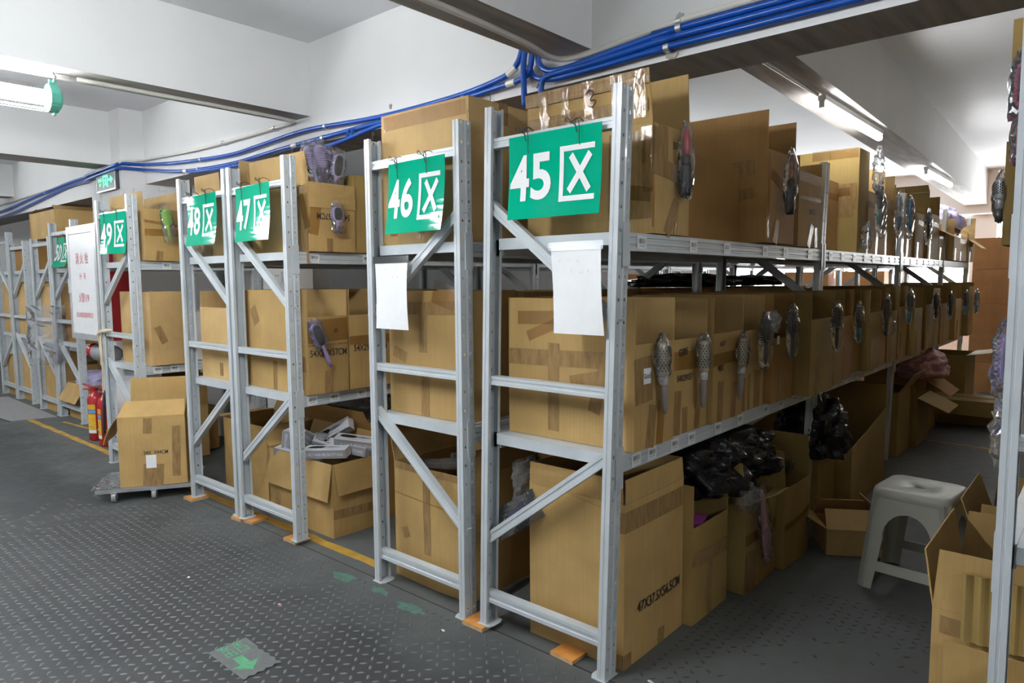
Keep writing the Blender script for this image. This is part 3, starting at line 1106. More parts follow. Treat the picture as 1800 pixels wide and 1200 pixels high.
def carton(label, x0, x1, y0, y1, z0, h, rz=0.0, mat='card_tan', hs=None, flaps=(), tapes=(), texts=(), papers=(), group=None, bulge=.005, closed=False, name='carton', lean=None, inner=None):
    """hs: wall heights by side f(-y) b(+y) l(-x) r(+x); flaps: (side, length, angle, u0, u1, curl)"""
    w, d = x1 - x0, y1 - y0
    hs = {**dict(f=h, b=h, l=h, r=h), **(hs or {})}
    root = thing(name, label, 'carton', ((x0 + x1) / 2, (y0 + y1) / 2, z0), rz, group, rot=(lean[0], lean[1], rz) if lean else None)
    rnd = random.Random(sum(ord(c) * (i + 1) for i, c in enumerate(label)))
    FR = {'f': (Vector((-w / 2, -d / 2, 0)), Vector((1, 0, 0)), Vector((0, -1, 0)), w),
          'b': (Vector((w / 2, d / 2, 0)), Vector((-1, 0, 0)), Vector((0, 1, 0)), w),
          'r': (Vector((w / 2, -d / 2, 0)), Vector((0, 1, 0)), Vector((1, 0, 0)), d),
          'l': (Vector((-w / 2, d / 2, 0)), Vector((0, -1, 0)), Vector((-1, 0, 0)), d)}
    bl = {s: bulge * rnd.uniform(.3, 1.2) for s in 'fbrl'}
    wob = {s: rnd.uniform(0, 40) for s in 'fbrl'}

    def surf(s, u, v, off=0.0):
        o, ud, od, L = FR[s]
        uu = max(0, min(1, u / L))
        vv = max(0, min(1, v / h))
        k = math.sin(PI * uu) * (.25 + .75 * math.sin(PI * min(1, vv * .92)))
        k2 = noise.noise(Vector((u * 5, v * 5, wob[s]))) * math.sin(PI * uu)
        return o + ud * u + Vector((0, 0, v)) + od * (bl[s] * k + bulge * .6 * k2 + off)
    g = G()
    for s in 'fbrl':
        L = FR[s][3]
        a0, a1 = (0, L) if s in 'fb' else (CT, L - CT)
        hh = hs[s] if not isinstance(hs[s], tuple) else None

        def fn(u, v, s=s, a0=a0, a1=a1):
            if isinstance(hs[s], tuple):
                top = hs[s][0] + (hs[s][1] - hs[s][0]) * u
            else:
                top = hs[s]
            return surf(s, a0 + (a1 - a0) * u, top * v)
        g.sheet(fn, 5, 5, CT)
    g.box(-w / 2 + CT, -d / 2 + CT, .0005, w / 2 - CT, d / 2 - CT, .005)
    g.build('body', mat, root)

    def mkflap(s, ln, ang, u0=0.0, u1=1.0, curl=0.0, taper=.012):
        o, ud, od, L = FR[s]
        top = hs[s] if not isinstance(hs[s], tuple) else max(hs[s])
        a = math.radians(ang)

        def fn(u, v):
            uu = (u0 + (u1 - u0) * u) * L
            tp = taper * v
            uu = uu + tp * (1 - 2 * u)
            base = o + ud * uu + Vector((0, 0, top + .0008))
            n = 6
            p = Vector(base)
            st = ln * v / n
            for q in range(n):
                aa = a + math.radians(curl) * (q / n) * v
                p = p + (Vector((0, 0, 1)) * math.cos(aa) + od * math.sin(aa)) * st
            return p + od * (.002 * noise.noise(Vector((uu * 9, v * 3, wob[s]))))
        G().sheet(fn, 4, 4, .004).build('flap', mat, root)
    for f_ in flaps:
        mkflap(*f_)
    if closed:
        G().box(-w / 2, -d / 2, h + .0005, w / 2, -.001, h + .005).build('flap', mat, root)
        G().box(-w / 2, .001, h + .0005, w / 2, d / 2, h + .005).build('flap', mat, root)
        G().box(-w / 2 - .001, -.026, h + .0052, w / 2 + .001, .026, h + .0066).build('packing_tape', 'tape', root)
        for sx_ in (-1, 1):
            G().box(sx_ * w / 2 - .0012 + sx_ * .0092, -.026, h - .08, sx_ * w / 2 + .0012 + sx_ * .0092, .026, h + .006).build('packing_tape', 'tape', root)

    def strip(s, ua, va, ub, vb, wd, m, nm, off=.0016):
        A, B = Vector((ua, va)), Vector((ub, vb))
        n = (B - A)
        n = Vector((-n.y, n.x)).normalized() * wd / 2

        def fn(u, v):
            p = A + (B - A) * u + n * (1 - 2 * v) * -1
            return surf(s, p.x, p.y, off)
        q = G().sheet(fn, 6, 2, .0005)
        return q.build(nm, m, root)
    for tp in tapes:
        s, ua, va, ub, vb, wd = tp[:6]
        strip(s, ua, va, ub, vb, wd, tp[6] if len(tp) > 6 else 'tape', 'packing_tape', .0016 if len(tp) < 8 else tp[7])
    for s, ua, va, wd, hh in papers:
        strip(s, ua, va + hh / 2, ua + wd, va + hh / 2, hh, 'paper', 'paper_label', .0022)
    for tx in texts:
        s, uc, vc, size, body = tx[:5]
        an = tx[5] if len(tx) > 5 else 0
        mt = tx[6] if len(tx) > 6 else 'ink_black'
        vs, fs = text_mesh(body, size, .012, .78)
        ca, sa = math.cos(an), math.sin(an)
        G().add([surf(s, uc + x * ca - z * sa, vc + x * sa + z * ca, .0032) for x, z in vs], fs).build('printed_text', mt, root)
    return root


# ------------------------------------------------------------------ film bags and brushes
def film_bag(w, t_, h, seed, parent=None, mat='film', top=True, amp=.010, name='plastic_bag', loc=None, rings=16, seg=18):
    """crumpled clear bag hanging from z=0 down to z=-h, gathered at the top"""
    g = G()
    vs, fs = [], []
    for j in range(rings + 1):
        v = j / rings
        prof = min(1, .62 + 1.6 * v) if top else 1
        prof *= 1 + .10 * noise.noise(Vector((v * 5, seed, 2)))
        th = t_ * max(.04, math.sin(PI * min(1, max(.0, v * .96 + .02)))) ** .6
        for k in range(seg):
            an = 2 * PI * k / seg
            y = w / 2 * prof * math.cos(an)
            x = th / 2 * prof * math.sin(an)
            q = Vector((x, y, -h * v))
            nn = Vector((noise.noise(q * 38 + Vector((seed, 0, 0))), noise.noise(q * 38 + Vector((0, seed, 5))), noise.noise(q * 38 + Vector((9, 0, seed)))))
            vs.append(q + nn * amp)
    for j in range(rings):
        for k in range(seg):
            fs.append((j * seg + k, j * seg + (k + 1) % seg, (j + 1) * seg + (k + 1) % seg, (j + 1) * seg + k))
    g.add(vs, fs)
    return g.build(name, mat, parent, loc=loc)


def brush(label, loc, kind='round', col='handle_taupe', head='barrel_bronze', L=.25, rx=0.0, rz=0.0, flip=False, bag=True, bag_len=None, bag_w=.075, seed=1, show='bristle', cat='hairbrush', group=None, ry=0.0, bag_mat='film'):
    """hangs from its top end at loc, outward normal +x before rz; rx swings it in its plane"""
    r = thing('hairbrush', label, cat, loc, rot=(rx, ry, rz), group=group)
    S = Matrix.Identity(4)
    if flip:
        S = T(0, 0, -L) @ Matrix.Rotation(PI, 4, 'X')
    rnd = random.Random(seed)
    X0 = .034
    if kind == 'round':
        bl = L * .45
        br = .019
        Mx = T(X0, 0, 0)
        G().lathe([(br * .7, -.004), (br * .98, -.010), (br, -.014), (br, -bl), (br * .9, -bl - .006)], 18, S @ Mx).build('barrel', head, r, smooth=True)
        G().lathe([(br * .82, -bl - .004), (br * .86, -bl - .014), (br * .86, -bl - .034), (br * .6, -bl - .040)], 16, S @ Mx).build('collar', 'barrel_silver' if head != 'bristle_black' else 'black_plastic', r, smooth=True)
        G().lathe([(.011, -bl - .036), (.0135, -bl - .06), (.0145, -bl - .085), (.012, -L + .03), (.008, -L + .006), (.004, -L)], 16, S @ Mx).build('handle', col, r, smooth=True)
        g = G()
        for j in range(11):
            for k in range(12):
                a_ = 2 * PI * (k + .5 * (j % 2)) / 12
                z = -.018 - j * (bl - .03) / 10
                c, s_ = math.cos(a_), math.sin(a_)
                r1 = br + (.009 if head == 'bristle_black' else .0045)
                g.add([(br * c - .0009 * s_, br * s_ + .0009 * c, z), (br * c + .0009 * s_, br * s_ - .0009 * c, z), (br * c, br * s_, z + .0016), (r1 * c, r1 * s_, z)], [(0, 1, 3), (1, 2, 3), (2, 0, 3)], S @ Mx)
        b_ = g.build('bristles', 'bristle_black', r)
        b_['kind'] = 'stuff'
        # pierced barrel: dark slots
        if head != 'bristle_black':
            g = G()
            for j in range(9):
                for k in range(10):
                    a_ = 2 * PI * (k + .5 * (j % 2)) / 10
                    z = -.022 - j * (bl - .036) / 8
                    pts = [(br + .0004, a_ - .16, z), (br + .0004, a_, z - .0045), (br + .0004, a_ + .16, z), (br + .0004, a_, z + .0045)]
                    g.add([(q[0] * math.cos(q[1]), q[0] * math.sin(q[1]), q[2]) for q in pts], [(0, 1, 2, 3)], S @ Mx)
            g.build('barrel_slots', 'black_plastic', r)
    else:
        # paddle brush: oval ribbed head, bristles toward +x (or the ribbed back when show == 'back')
        hl = L * .52
        hw = .030
        sg = 1 if show == 'bristle' else -1

        def head_fn(n, x):
            out = []
            for k in range(n):
                a_ = 2 * PI * k / n
                yy = hw * math.copysign(abs(math.cos(a_)) ** .75, math.cos(a_))
                zz = -hl / 2 + hl / 2 * math.copysign(abs(math.sin(a_)) ** .8, math.sin(a_))
                out.append((yy, zz))
            return out
        G().prism(head_fn(24, 0), X0 - .006, X0 + .006, 'x', S).build('head', col, r)
        g = G()
        for k in range(9):
            z = -hl * (.12 + .76 * k / 8)
            ww = hw * (1.18 if 1 <= k <= 7 else .95)
            g.box(X0 - sg * .006 - .0065, -ww, z - .0034, X0 - sg * .006 + .0065, ww, z + .0034, S)
        g.build('back_ribs', col, r)
        G().prism([(y * .8, -hl / 2 + (z + hl / 2) * .85) for y, z in head_fn(20, 0)], X0 + sg * .006, X0 + sg * .010, 'x', S).build('cushion', 'bristle_black', r)
        g = G()
        for j in range(14):
            for k in range(7):
                y = (k - 3) * .0068
                z = -hl * (.12 + .76 * j / 13)
                if abs(k - 3) == 3 and j in (0, 13):
                    continue
                xa, xb = X0 + sg * .009, X0 + sg * .024
                g.add([(xa, y - .001, z), (xa, y + .001, z), (xa, y, z + .002), (xb, y, z)], [(0, 1, 3), (1, 2, 3), (2, 0, 3)], S)
        b_ = g.build('bristles', 'bristle_black', r)
        b_['kind'] = 'stuff'
        G().tube([(X0, 0, -hl + .006), (X0, 0, -hl - .015), (X0, 0, -hl - .05), (X0, 0, -L + .03), (X0, 0, -L)], [.013, .0085, .0105, .0105, .005], 12, M=S).build('handle', col, r, smooth=True)
    if bag:
        bl_ = bag_len or L + .04
        film_bag(bag_w + .012, .056, bl_, seed * 3.7, r, bag_mat, loc=(X0, 0, .028), amp=.007)
    return r


def lump(label, name, cat, loc, dims, mat, seed, amp=.25, group=None, freq=2.2, sub=5, parent=None):
    bm = bmesh.new()
    bmesh.ops.create_icosphere(bm, subdivisions=sub, radius=1)
    for v in bm.verts:
        p = v.co.copy()
        n1 = noise.noise(p * freq + Vector((seed, 0, 0)))
        n2 = noise.noise(p * freq * 2.6 + Vector((0, seed, 0)))
        rdg = 1 - abs(noise.noise(p * freq * 1.7 + Vector((seed, seed, 0)))) * 2
        r2 = 1 - abs(noise.noise(p * freq * 4.5 + Vector((seed, 2, 0)))) * 2
        v.co = p * (1 + amp * n1 + amp * .35 * n2 + amp * .35 * rdg + amp * .14 * r2)
        if v.co.z < -.55:
            v.co.z = -.55 - (v.co.z + .55) * -.1
        v.co = Vector((v.co.x * dims[0] / 2, v.co.y * dims[1] / 2, v.co.z * dims[2] / 2))
    zmin = min(v.co.z for v in bm.verts)
    for v in bm.verts:
        v.co.z -= zmin
    me = bpy.data.meshes.new(name)
    bm.to_mesh(me)
    bm.free()
    me.materials.append(MATS[mat])
    me.polygons.foreach_set('use_smooth', [True] * len(me.polygons))
    o = put(name, me, parent, loc)
    if parent is None:
        tag(o, label, cat, group)
    return o


ORD = ['first', 'second', 'third', 'fourth', 'fifth', 'sixth', 'seventh', 'eighth', 'ninth', 'tenth', 'eleventh', 'twelfth', 'thirteenth', 'fourteenth', 'fifteenth', 'sixteenth', 'seventeenth', 'eighteenth', 'nineteenth', 'twentieth', 'twenty-first', 'twenty-second', 'twenty-third']
Z1, Z2 = .7885, 1.5385

# ---- rack 45, lower shelf: cut-front cartons facing the picking aisle
GB = 'cut-front cartons on the lower shelf of rack 45'
rows = [  # y0, y1, xfront, back height, front height, material
    (.110, .388, -.198, .525, .37, 'card_tan'), (.408, .698, -.216, .51, .365, 'card_tan'), (.720, 1.016, -.200, .515, .37, 'card_tan'),
    (1.040, 1.304, -.218, .515, .36, 'card_tan'), (1.320, 1.600, -.185, .52, .31, 'card_brown'), (1.640, 2.000, -.115, .52, .385, 'card_olive'),
    (2.020, 2.262, -.135, .525, .295, 'card_olive'), (2.280, 2.552, -.165, .52, .37, 'card_brown'), (2.578, 2.846, -.200, .52, .36, 'card_olive'),
    (2.862, 3.130, -.150, .515, .37, 'card_olive'), (3.146, 3.400, -.175, .52, .37, 'card_brown'), (3.418, 3.700, -.170, .52, .36, 'card_olive'),
    (3.712, 3.985, -.165, .53, .38, 'card_tan'), (3.998, 4.270, -.120, .52, .36, 'card_olive'), (4.285, 4.560, -.170, .52, .34, 'card_brown'),
    (4.575, 4.850, -.15, .52, .37, 'card_olive'), (4.862, 5.150, -.15, .52, .5, 'card_olive'), (5.165, 5.45, -.14, .52, .36, 'card_brown'),
    (5.465, 5.75, -.16, .52, .37, 'card_olive'), (5.765, 6.05, -.12, .53, .39, 'card_tan'), (6.065, 6.35, -.15, .52, .37, 'card_olive'), (6.365, 6.65, -.10, .54, .50, 'card_olive')]
for k, (y0, y1, xf, hb, hf, mt) in enumerate(rows):
    d = y1 - y0
    fl = []
    tp = [('r', .06 + .02 * (k % 3), .0, .06 + .02 * (k % 3) + .012, .19, .05)]
    tx = []
    pp = []
    if k == 0:
        tp = [('r', .10, 0, .125, .15, .055), ('r', .17, 0, .19, .16, .05, 'tape_clear'), ('f', .0, .30, .50, .31, .06, 'tape'), ('f', .22, .03, .225, .36, .05, 'tape'), ('f', .05, .45, .42, .46, .05, 'tape_clear'), ('f', .10, .38, .33, .47, .04, 'tape_clear', .003), ('f', .30, .22, .42, .245, .05), ('f', .40, .12, .46, .33, .05, 'tape'), ('r', .0, .24, .115, .25, .16, 'tape', .002)]
        pp = [('r', .055, .23, .048, .055)]
        tx = [('r', .079, .257, .026, 'Goo5')]
    elif k == 1:
        tp = [('r', .035, 0, .045, .17, .05), ('r', .2, 0, .225, .18, .045), ('r', .10, 0, .10, .10, .04), ('r', .0, .285, .297, .275, .07, 'tape_clear')]
        tx = [('r', .09, .215, .034, '54X29X57', 0), ('r', .075, .315, .04, 'G005', .1)]
    elif k == 2:
        tp = [('r', .07, 0, .075, .17, .05), ('r', .2, 0, .21, .15, .05), ('r', .0, .26, .30, .27, .05, 'tape_clear')]
        tx = [('r', .07, .225, .032, 'MJ2C', 0), ('r', .08, .325, .026, 'G0077', .05)]
    elif k == 3:
        tp = [('r', .03, 0, .035, .15, .04), ('r', .09, 0, .095, .16, .03), ('r', .18, 0, .19, .17, .07)]
        tx = [('r', .06, .235, .032, 'MJ20', 0)]
    elif k == 4:
        tp = [('r', .13, 0, .14, .16, .10)]
        pp = [('r', .05, .28, .03, .04)]
    carton('%s cut-front carton from the front on the lower shelf of rack 45' % ORD[k], -.765, xf, y0, y1, Z1 + .001, hb, mat=mt, hs=dict(r=hf, l=hb), tapes=tp, texts=tx, papers=pp, group=GB, bulge=.004)
# brushes hung on those cartons
GBR = 'bagged brushes hung on the lower shelf cartons of rack 45'
bd = [(0, .232, 1.168, .262, .10, 'round', 'handle_taupe', 'barrel_bronze', 'on the carton labelled Goo5'),
      (1, .556, 1.150, .262, .0, 'round', 'handle_taupe', 'barrel_bronze', 'beside the stencilled 54X29X57'),
      (2, .930, 1.135, .262, -.12, 'round', 'handle_taupe', 'barrel_bronze', 'on the third carton')]
for k, y, z, L, rx, kind, col, head, where in bd:
    brush('bronze barrel hairbrush with taupe handle taped %s, rack 45 lower shelf' % where, (-.196, y, z), kind, col, head, L, rx=rx, seed=k + 1, group=GBR, bag_len=.17 if k != 1 else .15, bag_w=.062)
more = [(3, 1.175, 1.205, .21, .0, 'paddle', 'black_plastic', 'black_plastic', 'dark bagged brush crumpled on the fourth carton of rack 45 lower shelf', -.20),
        (4, 1.44, 1.235, .24, .05, 'paddle', 'steel_dark', 'black_plastic', 'dark bagged brush with rounded head on the fifth carton of rack 45 lower shelf', -.178),
        (5, 1.89, 1.235, .22, .0, 'paddle', 'black_plastic', 'black_plastic', 'dark bagged brush with pale round head on the protruding sixth carton', -.105),
        (8, 2.66, 1.215, .22, .0, 'round', 'teal_plastic', 'bristle_black', 'bagged dark green barrel brush on the ninth carton of rack 45 lower shelf', -.198),
        (10, 3.22, 1.245, .25, -.08, 'round', 'black_plastic', 'bristle_black', 'bagged black barrel brush tilted on the eleventh carton of rack 45 lower shelf', -.172),
        (12, 3.80, 1.275, .23, -.15, 'round', 'teal_plastic', 'bristle_black', 'bagged black brush with teal neck by the third upright of rack 45', -.15),
        (15, 4.70, 1.245, .20, .0, 'round', 'black_plastic', 'bristle_black', 'bagged black brush on the sixteenth carton of rack 45 lower shelf', -.14),
        (17, 5.30, 1.235, .20, .0, 'round', 'black_plastic', 'bristle_black', 'bagged brush on the eighteenth carton of rack 45 lower shelf', -.13),
        (20, 6.2, 1.235, .22, 0, 'round', 'teal_plastic', 'bristle_black', 'bagged teal brush on the twenty-first carton of rack 45 lower shelf', -.14),
        (21, 6.5, 1.24, .22, 0, 'round', 'wheel_grey', 'barrel_silver', 'bagged grey brush on the last carton of rack 45 lower shelf', -.09)]
for k, y, z, L, rx, kind, col, head, lab, x in more:
    brush(lab, (x + .006, y, z), kind, col, head, L, rx=rx, seed=k + 3, group=GBR, bag_len=.26, bag_w=.105)
# loose film scraps hung on cartons
for k, (x, y, z, w, h, lab) in enumerate(((-.19, 1.30, 1.235, .09, .10, 'crumpled clear film scrap between the fourth and fifth cartons'), (-.178, 3.44, 1.11, .10, .13, 'crumpled clear film scrap hanging beside the black barrel brush'), (-.158, 5.0, 1.22, .09, .16, 'crumpled clear film scrap on the far lower shelf cartons'))):
    tag(film_bag(w, .05, h, 20 + k, None, 'film_milky', loc=(x + .02, y, z), name='film_scrap', amp=.016), lab, 'plastic film', 'film scraps on rack 45')

# ---- rack 45, upper shelf
GU = 'cartons on the upper shelf of rack 45'
Zu = Z2 + .001
A1 = carton('heavily taped carton with tall raised flap at the front of rack 45 upper shelf', -.745, -.193, .205, .475, Zu, .372, mat='card_tan', flaps=[('f', .178, 2, 0, 1, 3), ('b', .215, 2, 0, 1, 0)],
       tapes=[('r', .0, .235, .27, .20, .06, 'tape'), ('r', .002, .37, .004, .02, .02, 'tape_clear'), ('f', .53, .36, .535, .14, .04, 'tape_clear'), ('r', .10, .0, .165, .12, .05, 'tape'), ('r', .16, .0, .17, .12, .03, 'tape_clear'), ('r', .06, .22, .065, .37, .06, 'tape'), ('f', .38, .2, .55, .2, .30, 'tape', .0012), ('f', .42, .15, .55, .13, .05, 'tape_clear', .003), ('r', .0, .3, .1, .3, .12, 'tape', .001)],
       papers=[('r', .225, .285, .03, .07), ('r', .222, .175, .03, .06)], texts=[('r', .145, .31, .035, '30'), ('r', .238, .32, .02, 'G005'), ('r', .236, .205, .02, 'G005')], group=GU)
for x0, x1, z0, z1, m in ((-.27, .27, .50, .548, 'tape'), (-.26, .26, .41, .455, 'tape'), (-.20, -.155, .39, .55, 'tape_clear'), (-.10, -.06, .39, .55, 'tape_clear'), (.0, .045, .39, .55, 'tape_clear'), (.12, .165, .39, .55, 'tape_clear'), (.21, .255, .39, .55, 'tape_clear')):
    G().sheet(lambda u, v: (x0 + (x1 - x0) * u, -.1415 - .004 * (m != 'tape') - .0105 * ((z0 + (z1 - z0) * v - .37) / .18) + .0015 * noise.noise(Vector((u * 9, v * 6, x0 * 50))), z0 + (z1 - z0) * v), 8, 6, .0005).build('packing_tape', m, A1)
G().tube(smooth_path([(.015, -.157, .505), (.035, -.158, .515), (.05, -.158, .50), (.035, -.157, .48), (.06, -.157, .475), (.045, -.156, .455), (.03, -.156, .46)], 5), .0022, 6).build('pen_mark', 'ink_black', A1)
carton('carton hidden between the taped front carton and the large one, rack 45 upper shelf', -.74, -.26, .50, 1.08, Zu, .33, mat='card_brown', group=GU)
carton('very large brown carton with tall back panel on rack 45 upper shelf', -.72, -.147, 1.108, 1.45, Zu, .565, mat='card_brown', hs=dict(r=.40), flaps=[],
       tapes=[('f', .20, .30, .52, .33, .07, 'tape'), ('f', .19, .265, .42, .25, .05, 'tape_clear', .003), ('f', .40, .20, .52, .22, .05, 'tape'), ('f', .18, .0, .19, .11, .06, 'tape'), ('f', .40, .0, .41, .08, .06, 'tape'), ('r', .04, .30, .30, .2, .05, 'tape_clear'), ('r', .02, .39, .02, .02, .03, 'tape_clear'), ('r', .1, .0, .13, .1, .05, 'tape')], group=GU)
carton('carton with printed code under its taped lip, right before the second upright of rack 45', -.72, -.175, 1.59, 1.925, Zu, .435, mat='card_tan', hs=dict(r=.365), tapes=[('r', .0, .345, .33, .33, .05, 'tape_clear'), ('r', .15, .0, .2, .11, .05, 'tape'), ('r', .27, 0, .26, .1, .04, 'tape'), ('r', 0, .24, .335, .24, .02, 'tape')], texts=[('r', .19, .175, .035, '20K 22E 1', 0)], group=GU)
carton('tall olive carton behind the second upright of rack 45 upper shelf', -.72, -.195, 2.685, 2.91, Zu, .625, mat='card_olive', tapes=[('f', .30, .33, .52, .34, .16, 'tape'), ('f', .18, .27, .50, .26, .10, 'tape', .001), ('f', .24, .35, .48, .37, .05, 'tape_clear', .003), ('f', .27, .0, .275, .16, .06, 'tape'), ('f', .25, .60, .52, .60, .06, 'tape_clear')], group=GU)
for k, (y0, y1, xf, h, hf, mt, lab) in enumerate(((1.95, 2.65, -.30, .42, .42, 'card_brown', 'shaded carton behind the second upright, rack 45 upper shelf'),
                                                  (2.925, 3.20, -.222, .56, .40, 'card_tan', 'taped carton hung with the bristly round brush, rack 45 upper shelf'),
                                                  (3.22, 3.50, -.235, .50, .33, 'card_tan', 'carton hung with the black round brush, rack 45 upper shelf'),
                                                  (3.52, 3.80, -.246, .58, .40, 'card_light', 'pale tall-backed carton hung with the silver barrel brush'),
                                                  (3.82, 4.10, -.24, .52, .34, 'card_tan', 'carton hung with the blue bagged brush, rack 45 upper shelf'),
                                                  (4.12, 4.41, -.235, .48, .35, 'card_tan', 'carton past the blue brush, rack 45 upper shelf'),
                                                  (4.43, 4.78, -.22, .42, .36, 'card_tan', 'carton hung with the black oval brush, rack 45 upper shelf'),
                                                  (4.80, 5.25, -.20, .55, .38, 'card_olive', 'broad carton by the fourth upright of rack 45 upper shelf'),
                                                  (5.27, 5.62, -.20, .36, .26, 'card_tan', 'lower carton past the fourth upright of rack 45 upper shelf'),
                                                  (5.64, 5.98, -.14, .38, .30, 'card_light', 'light carton holding lilac bags, rack 45 upper shelf'),
                                                  (6.0, 6.45, -.15, .30, .24, 'card_tan', 'second to last carton of rack 45 upper shelf'),
                                                  (6.47, 6.85, -.14, .34, .22, 'card_light', 'last carton with open flap at the far end of rack 45 upper shelf'))):
    fl = []
    if k in (8, 9):
        fl = [('r', .13, 120)]
    if k == 11:
        fl = [('b', .16, 40), ('r', .14, 130)]
    if k == 7:
        fl = [('f', .06, 10)]
    tp = [('r', .08, 0, .09, h * .3, .05), ('r', .0, hf * .8, y1 - y0, hf * .78, .04, 'tape_clear')]
    carton(lab, -.72, xf, y0, y1, Zu, h, mat=mt, hs=dict(r=hf), flaps=fl, tapes=tp, group=GU)
GV = 'bagged brushes hung on the upper shelf cartons of rack 45'
brush('bagged hairbrush with red handle and dark bristles on the front carton of rack 45', (-.180, .358, 1.905), 'round', 'red_plastic', 'bristle_black', .235, flip=True, seed=5, bag_len=.27, bag_w=.06, group=GV)
brush('bagged brush with mottled orange handle on the very large brown carton', (-.138, 1.285, 1.932), 'round', 'tiger', 'bristle_black', .27, rx=-.06, flip=True, seed=6, bag_len=.29, bag_w=.085, group=GV)
for k, (x, y, z, L, rx, kind, col, head, lab, bm_) in enumerate(((-.17, 2.94, 1.96, .24, .0, 'round', 'teal_plastic', 'bristle_black', 'bristly round brush in a bright clear bag past the second upright, rack 45 upper shelf', 'film_milky'),
                                                           (-.20, 3.14, 1.91, .22, .0, 'round', 'blue_plastic', 'bristle_black', 'black round brush with blue handle beside the silver barrel brush', 'film'),
                                                           (-.21, 3.62, 1.965, .25, .12, 'round', 'blue_plastic', 'barrel_silver', 'silver barrel brush with bright blue handle on the pale carton', 'film'),
                                                           (-.21, 4.0, 1.965, .24, .0, 'paddle', 'blue_plastic', 'blue_plastic', 'blue bagged paddle brush hung past the silver barrel brush', 'film'),
                                                           (-.20, 4.62, 1.915, .22, .0, 'paddle', 'black_plastic', 'black_plastic', 'black oval bagged brush hung high on rack 45 upper shelf', 'film'))):
    brush(lab, (x, y, z), kind, col, head, L, rx=rx, seed=31 + k, group=GV, bag_len=L + .08, bag_w=.10, bag_mat=bm_)
tag(film_bag(.10, .06, .30, 77, None, 'film_milky', loc=(-.14, 2.90, 2.20), name='film_scrap', amp=.018), 'tall bright clear bag standing up past the olive carton, rack 45 upper shelf', 'plastic film', 'film scraps on rack 45')
tag(film_bag(.12, .05, .17, 79, None, 'film_milky', loc=(-.17, 2.80, 1.73), name='film_scrap', amp=.018), 'crumpled clear bag at the foot of the olive carton, rack 45 upper shelf', 'plastic film', 'film scraps on rack 45')
lump('lilac and blue bagged garments heaped in the light carton', 'bagged_garment', 'garment', (-.35, 5.80, Zu + .22), (.45, .30, .36), 'garment_lilac', 3)

# ---- rack 45, floor
GF = 'cartons on the floor under rack 45'
carton('tall clean carton printed 47X37.5X56.5CM on the floor under sign 45', -.655, -.228, .100, .535, .001, .60, mat='card_tan', flaps=[('f', .085, 0, 0, .985, 0, .004), ('r', .085, 0, .02, .99, -6, .004), ('l', .085, -8, 0, 1, 0, .004), ('b', .085, -4, 0, 1, 0, .004)],
       tapes=[('r', .0, .535, .435, .535, .075, 'tape'), ('f', .17, .60, .427, .56, .001, 'tape'), ('f', .36, .535, .427, .535, .075, 'tape'), ('r', .26, .0, .265, .06, .045, 'tape'), ('f', .40, .02, .427, .02, .07, 'tape'), ('r', .0, .02, .05, .02, .07, 'tape')],
       texts=[('r', .245, .20, .056, '47X37.5X56.5CM', 0)], group=GF, bulge=.007)
carton('low-fronted carton with a pink corner showing, second on the floor under rack 45', -.74, -.19, .545, .87, .001, .57, mat='card_olive', hs=dict(r=.40, f=.57), tapes=[('r', .0, .27, .325, .25, .055, 'tape'), ('r', .15, .0, .15, .24, .04, 'tape')], group=GF, bulge=.008)
tag(G().box(-.09, -.06, 0, .09, .06, .05, Rz(.3)).box(-.09, -.06, .05, .09, .06, .052, Rz(.3)).build('pink_pouch', 'magenta', loc=(-.31, .69, .336)), 'magenta pouch sticking out of the low-fronted floor carton', 'pouch')
carton('brown inner box filling the low-fronted floor carton', -.66, -.24, .60, .82, .012, .315, mat='card_brown', closed=True)
carton('olive carton with folded corner flap, third on the floor under rack 45', -.72, -.142, .945, 1.30, .001, .40, mat='card_olive', flaps=[('f', .19, 6, 0, 1, 0), ('r', .15, 60, .0, .42, 0), ('l', .2, 0), ('b', .2, 0)], tapes=[('r', 0, .24, .355, .235, .05, 'tape_clear'), ('r', .05, .0, .07, .18, .12, 'tape')], group=GF, bulge=.012)
carton('olive carton of bagged brushes, fourth on the floor under rack 45', -.70, -.108, 1.325, 1.668, .001, .39, mat='card_olive', flaps=[('f', .18, 0), ('l', .15, 0), ('b', .2, 0)], tapes=[('r', 0, .2, .343, .23, .03, 'tape_clear')], group=GF, bulge=.010)
brush('pale pink bagged brush hanging head down from the third floor carton', (-.125, .985, .475), 'paddle', 'pink_plastic', 'pink_plastic', .36, rx=.28, flip=True, seed=9, show='back', bag_len=.40, bag_w=.07)
tag(film_bag(.14, .10, .12, 91, None, 'film_milky', loc=(-.14, .96, .50), name='film_scrap', amp=.02), 'crumpled film over the lip of the third floor carton', 'plastic film')
for k in range(6):
    o_ = brush('%s bagged brush from the left in the fourth floor carton' % ORD[k], (-.50 + .06 * k, 1.42 + .03 * (k % 3), .50 - .012 * (k % 2)), 'round', ['black_plastic', 'lime', 'tiger', 'teal_plastic', 'handle_taupe', 'lime'][k], 'bristle_black', .23, rx=PI / 2 * .75, ry=.3 * (k - 3), seed=50 + k, bag_len=.26, group='bagged brushes in the fourth floor carton')
lump('black film-wrapped garments heaped under the lower shelf of rack 45', 'black_bag', 'bag', (-.38, .98, .44), (.42, .62, .34), 'black_film', 5, .35, freq=3)
lump('second black film-wrapped bundle beside the first under rack 45', 'black_bag', 'bag', (-.34, 1.22, .46), (.36, .40, .26), 'black_film', 8, .35, freq=3)
lump('dark film-wrapped bundle standing in the second bay of rack 45', 'black_bag', 'bag', (-.27, 2.22, .36), (.34, .36, .44), 'black_film', 12, .3, freq=3.2)
carton('carton under the dark film bundle in the second bay of rack 45', -.68, -.20, 2.10, 2.40, .001, .36, mat='card_olive', group=GF)
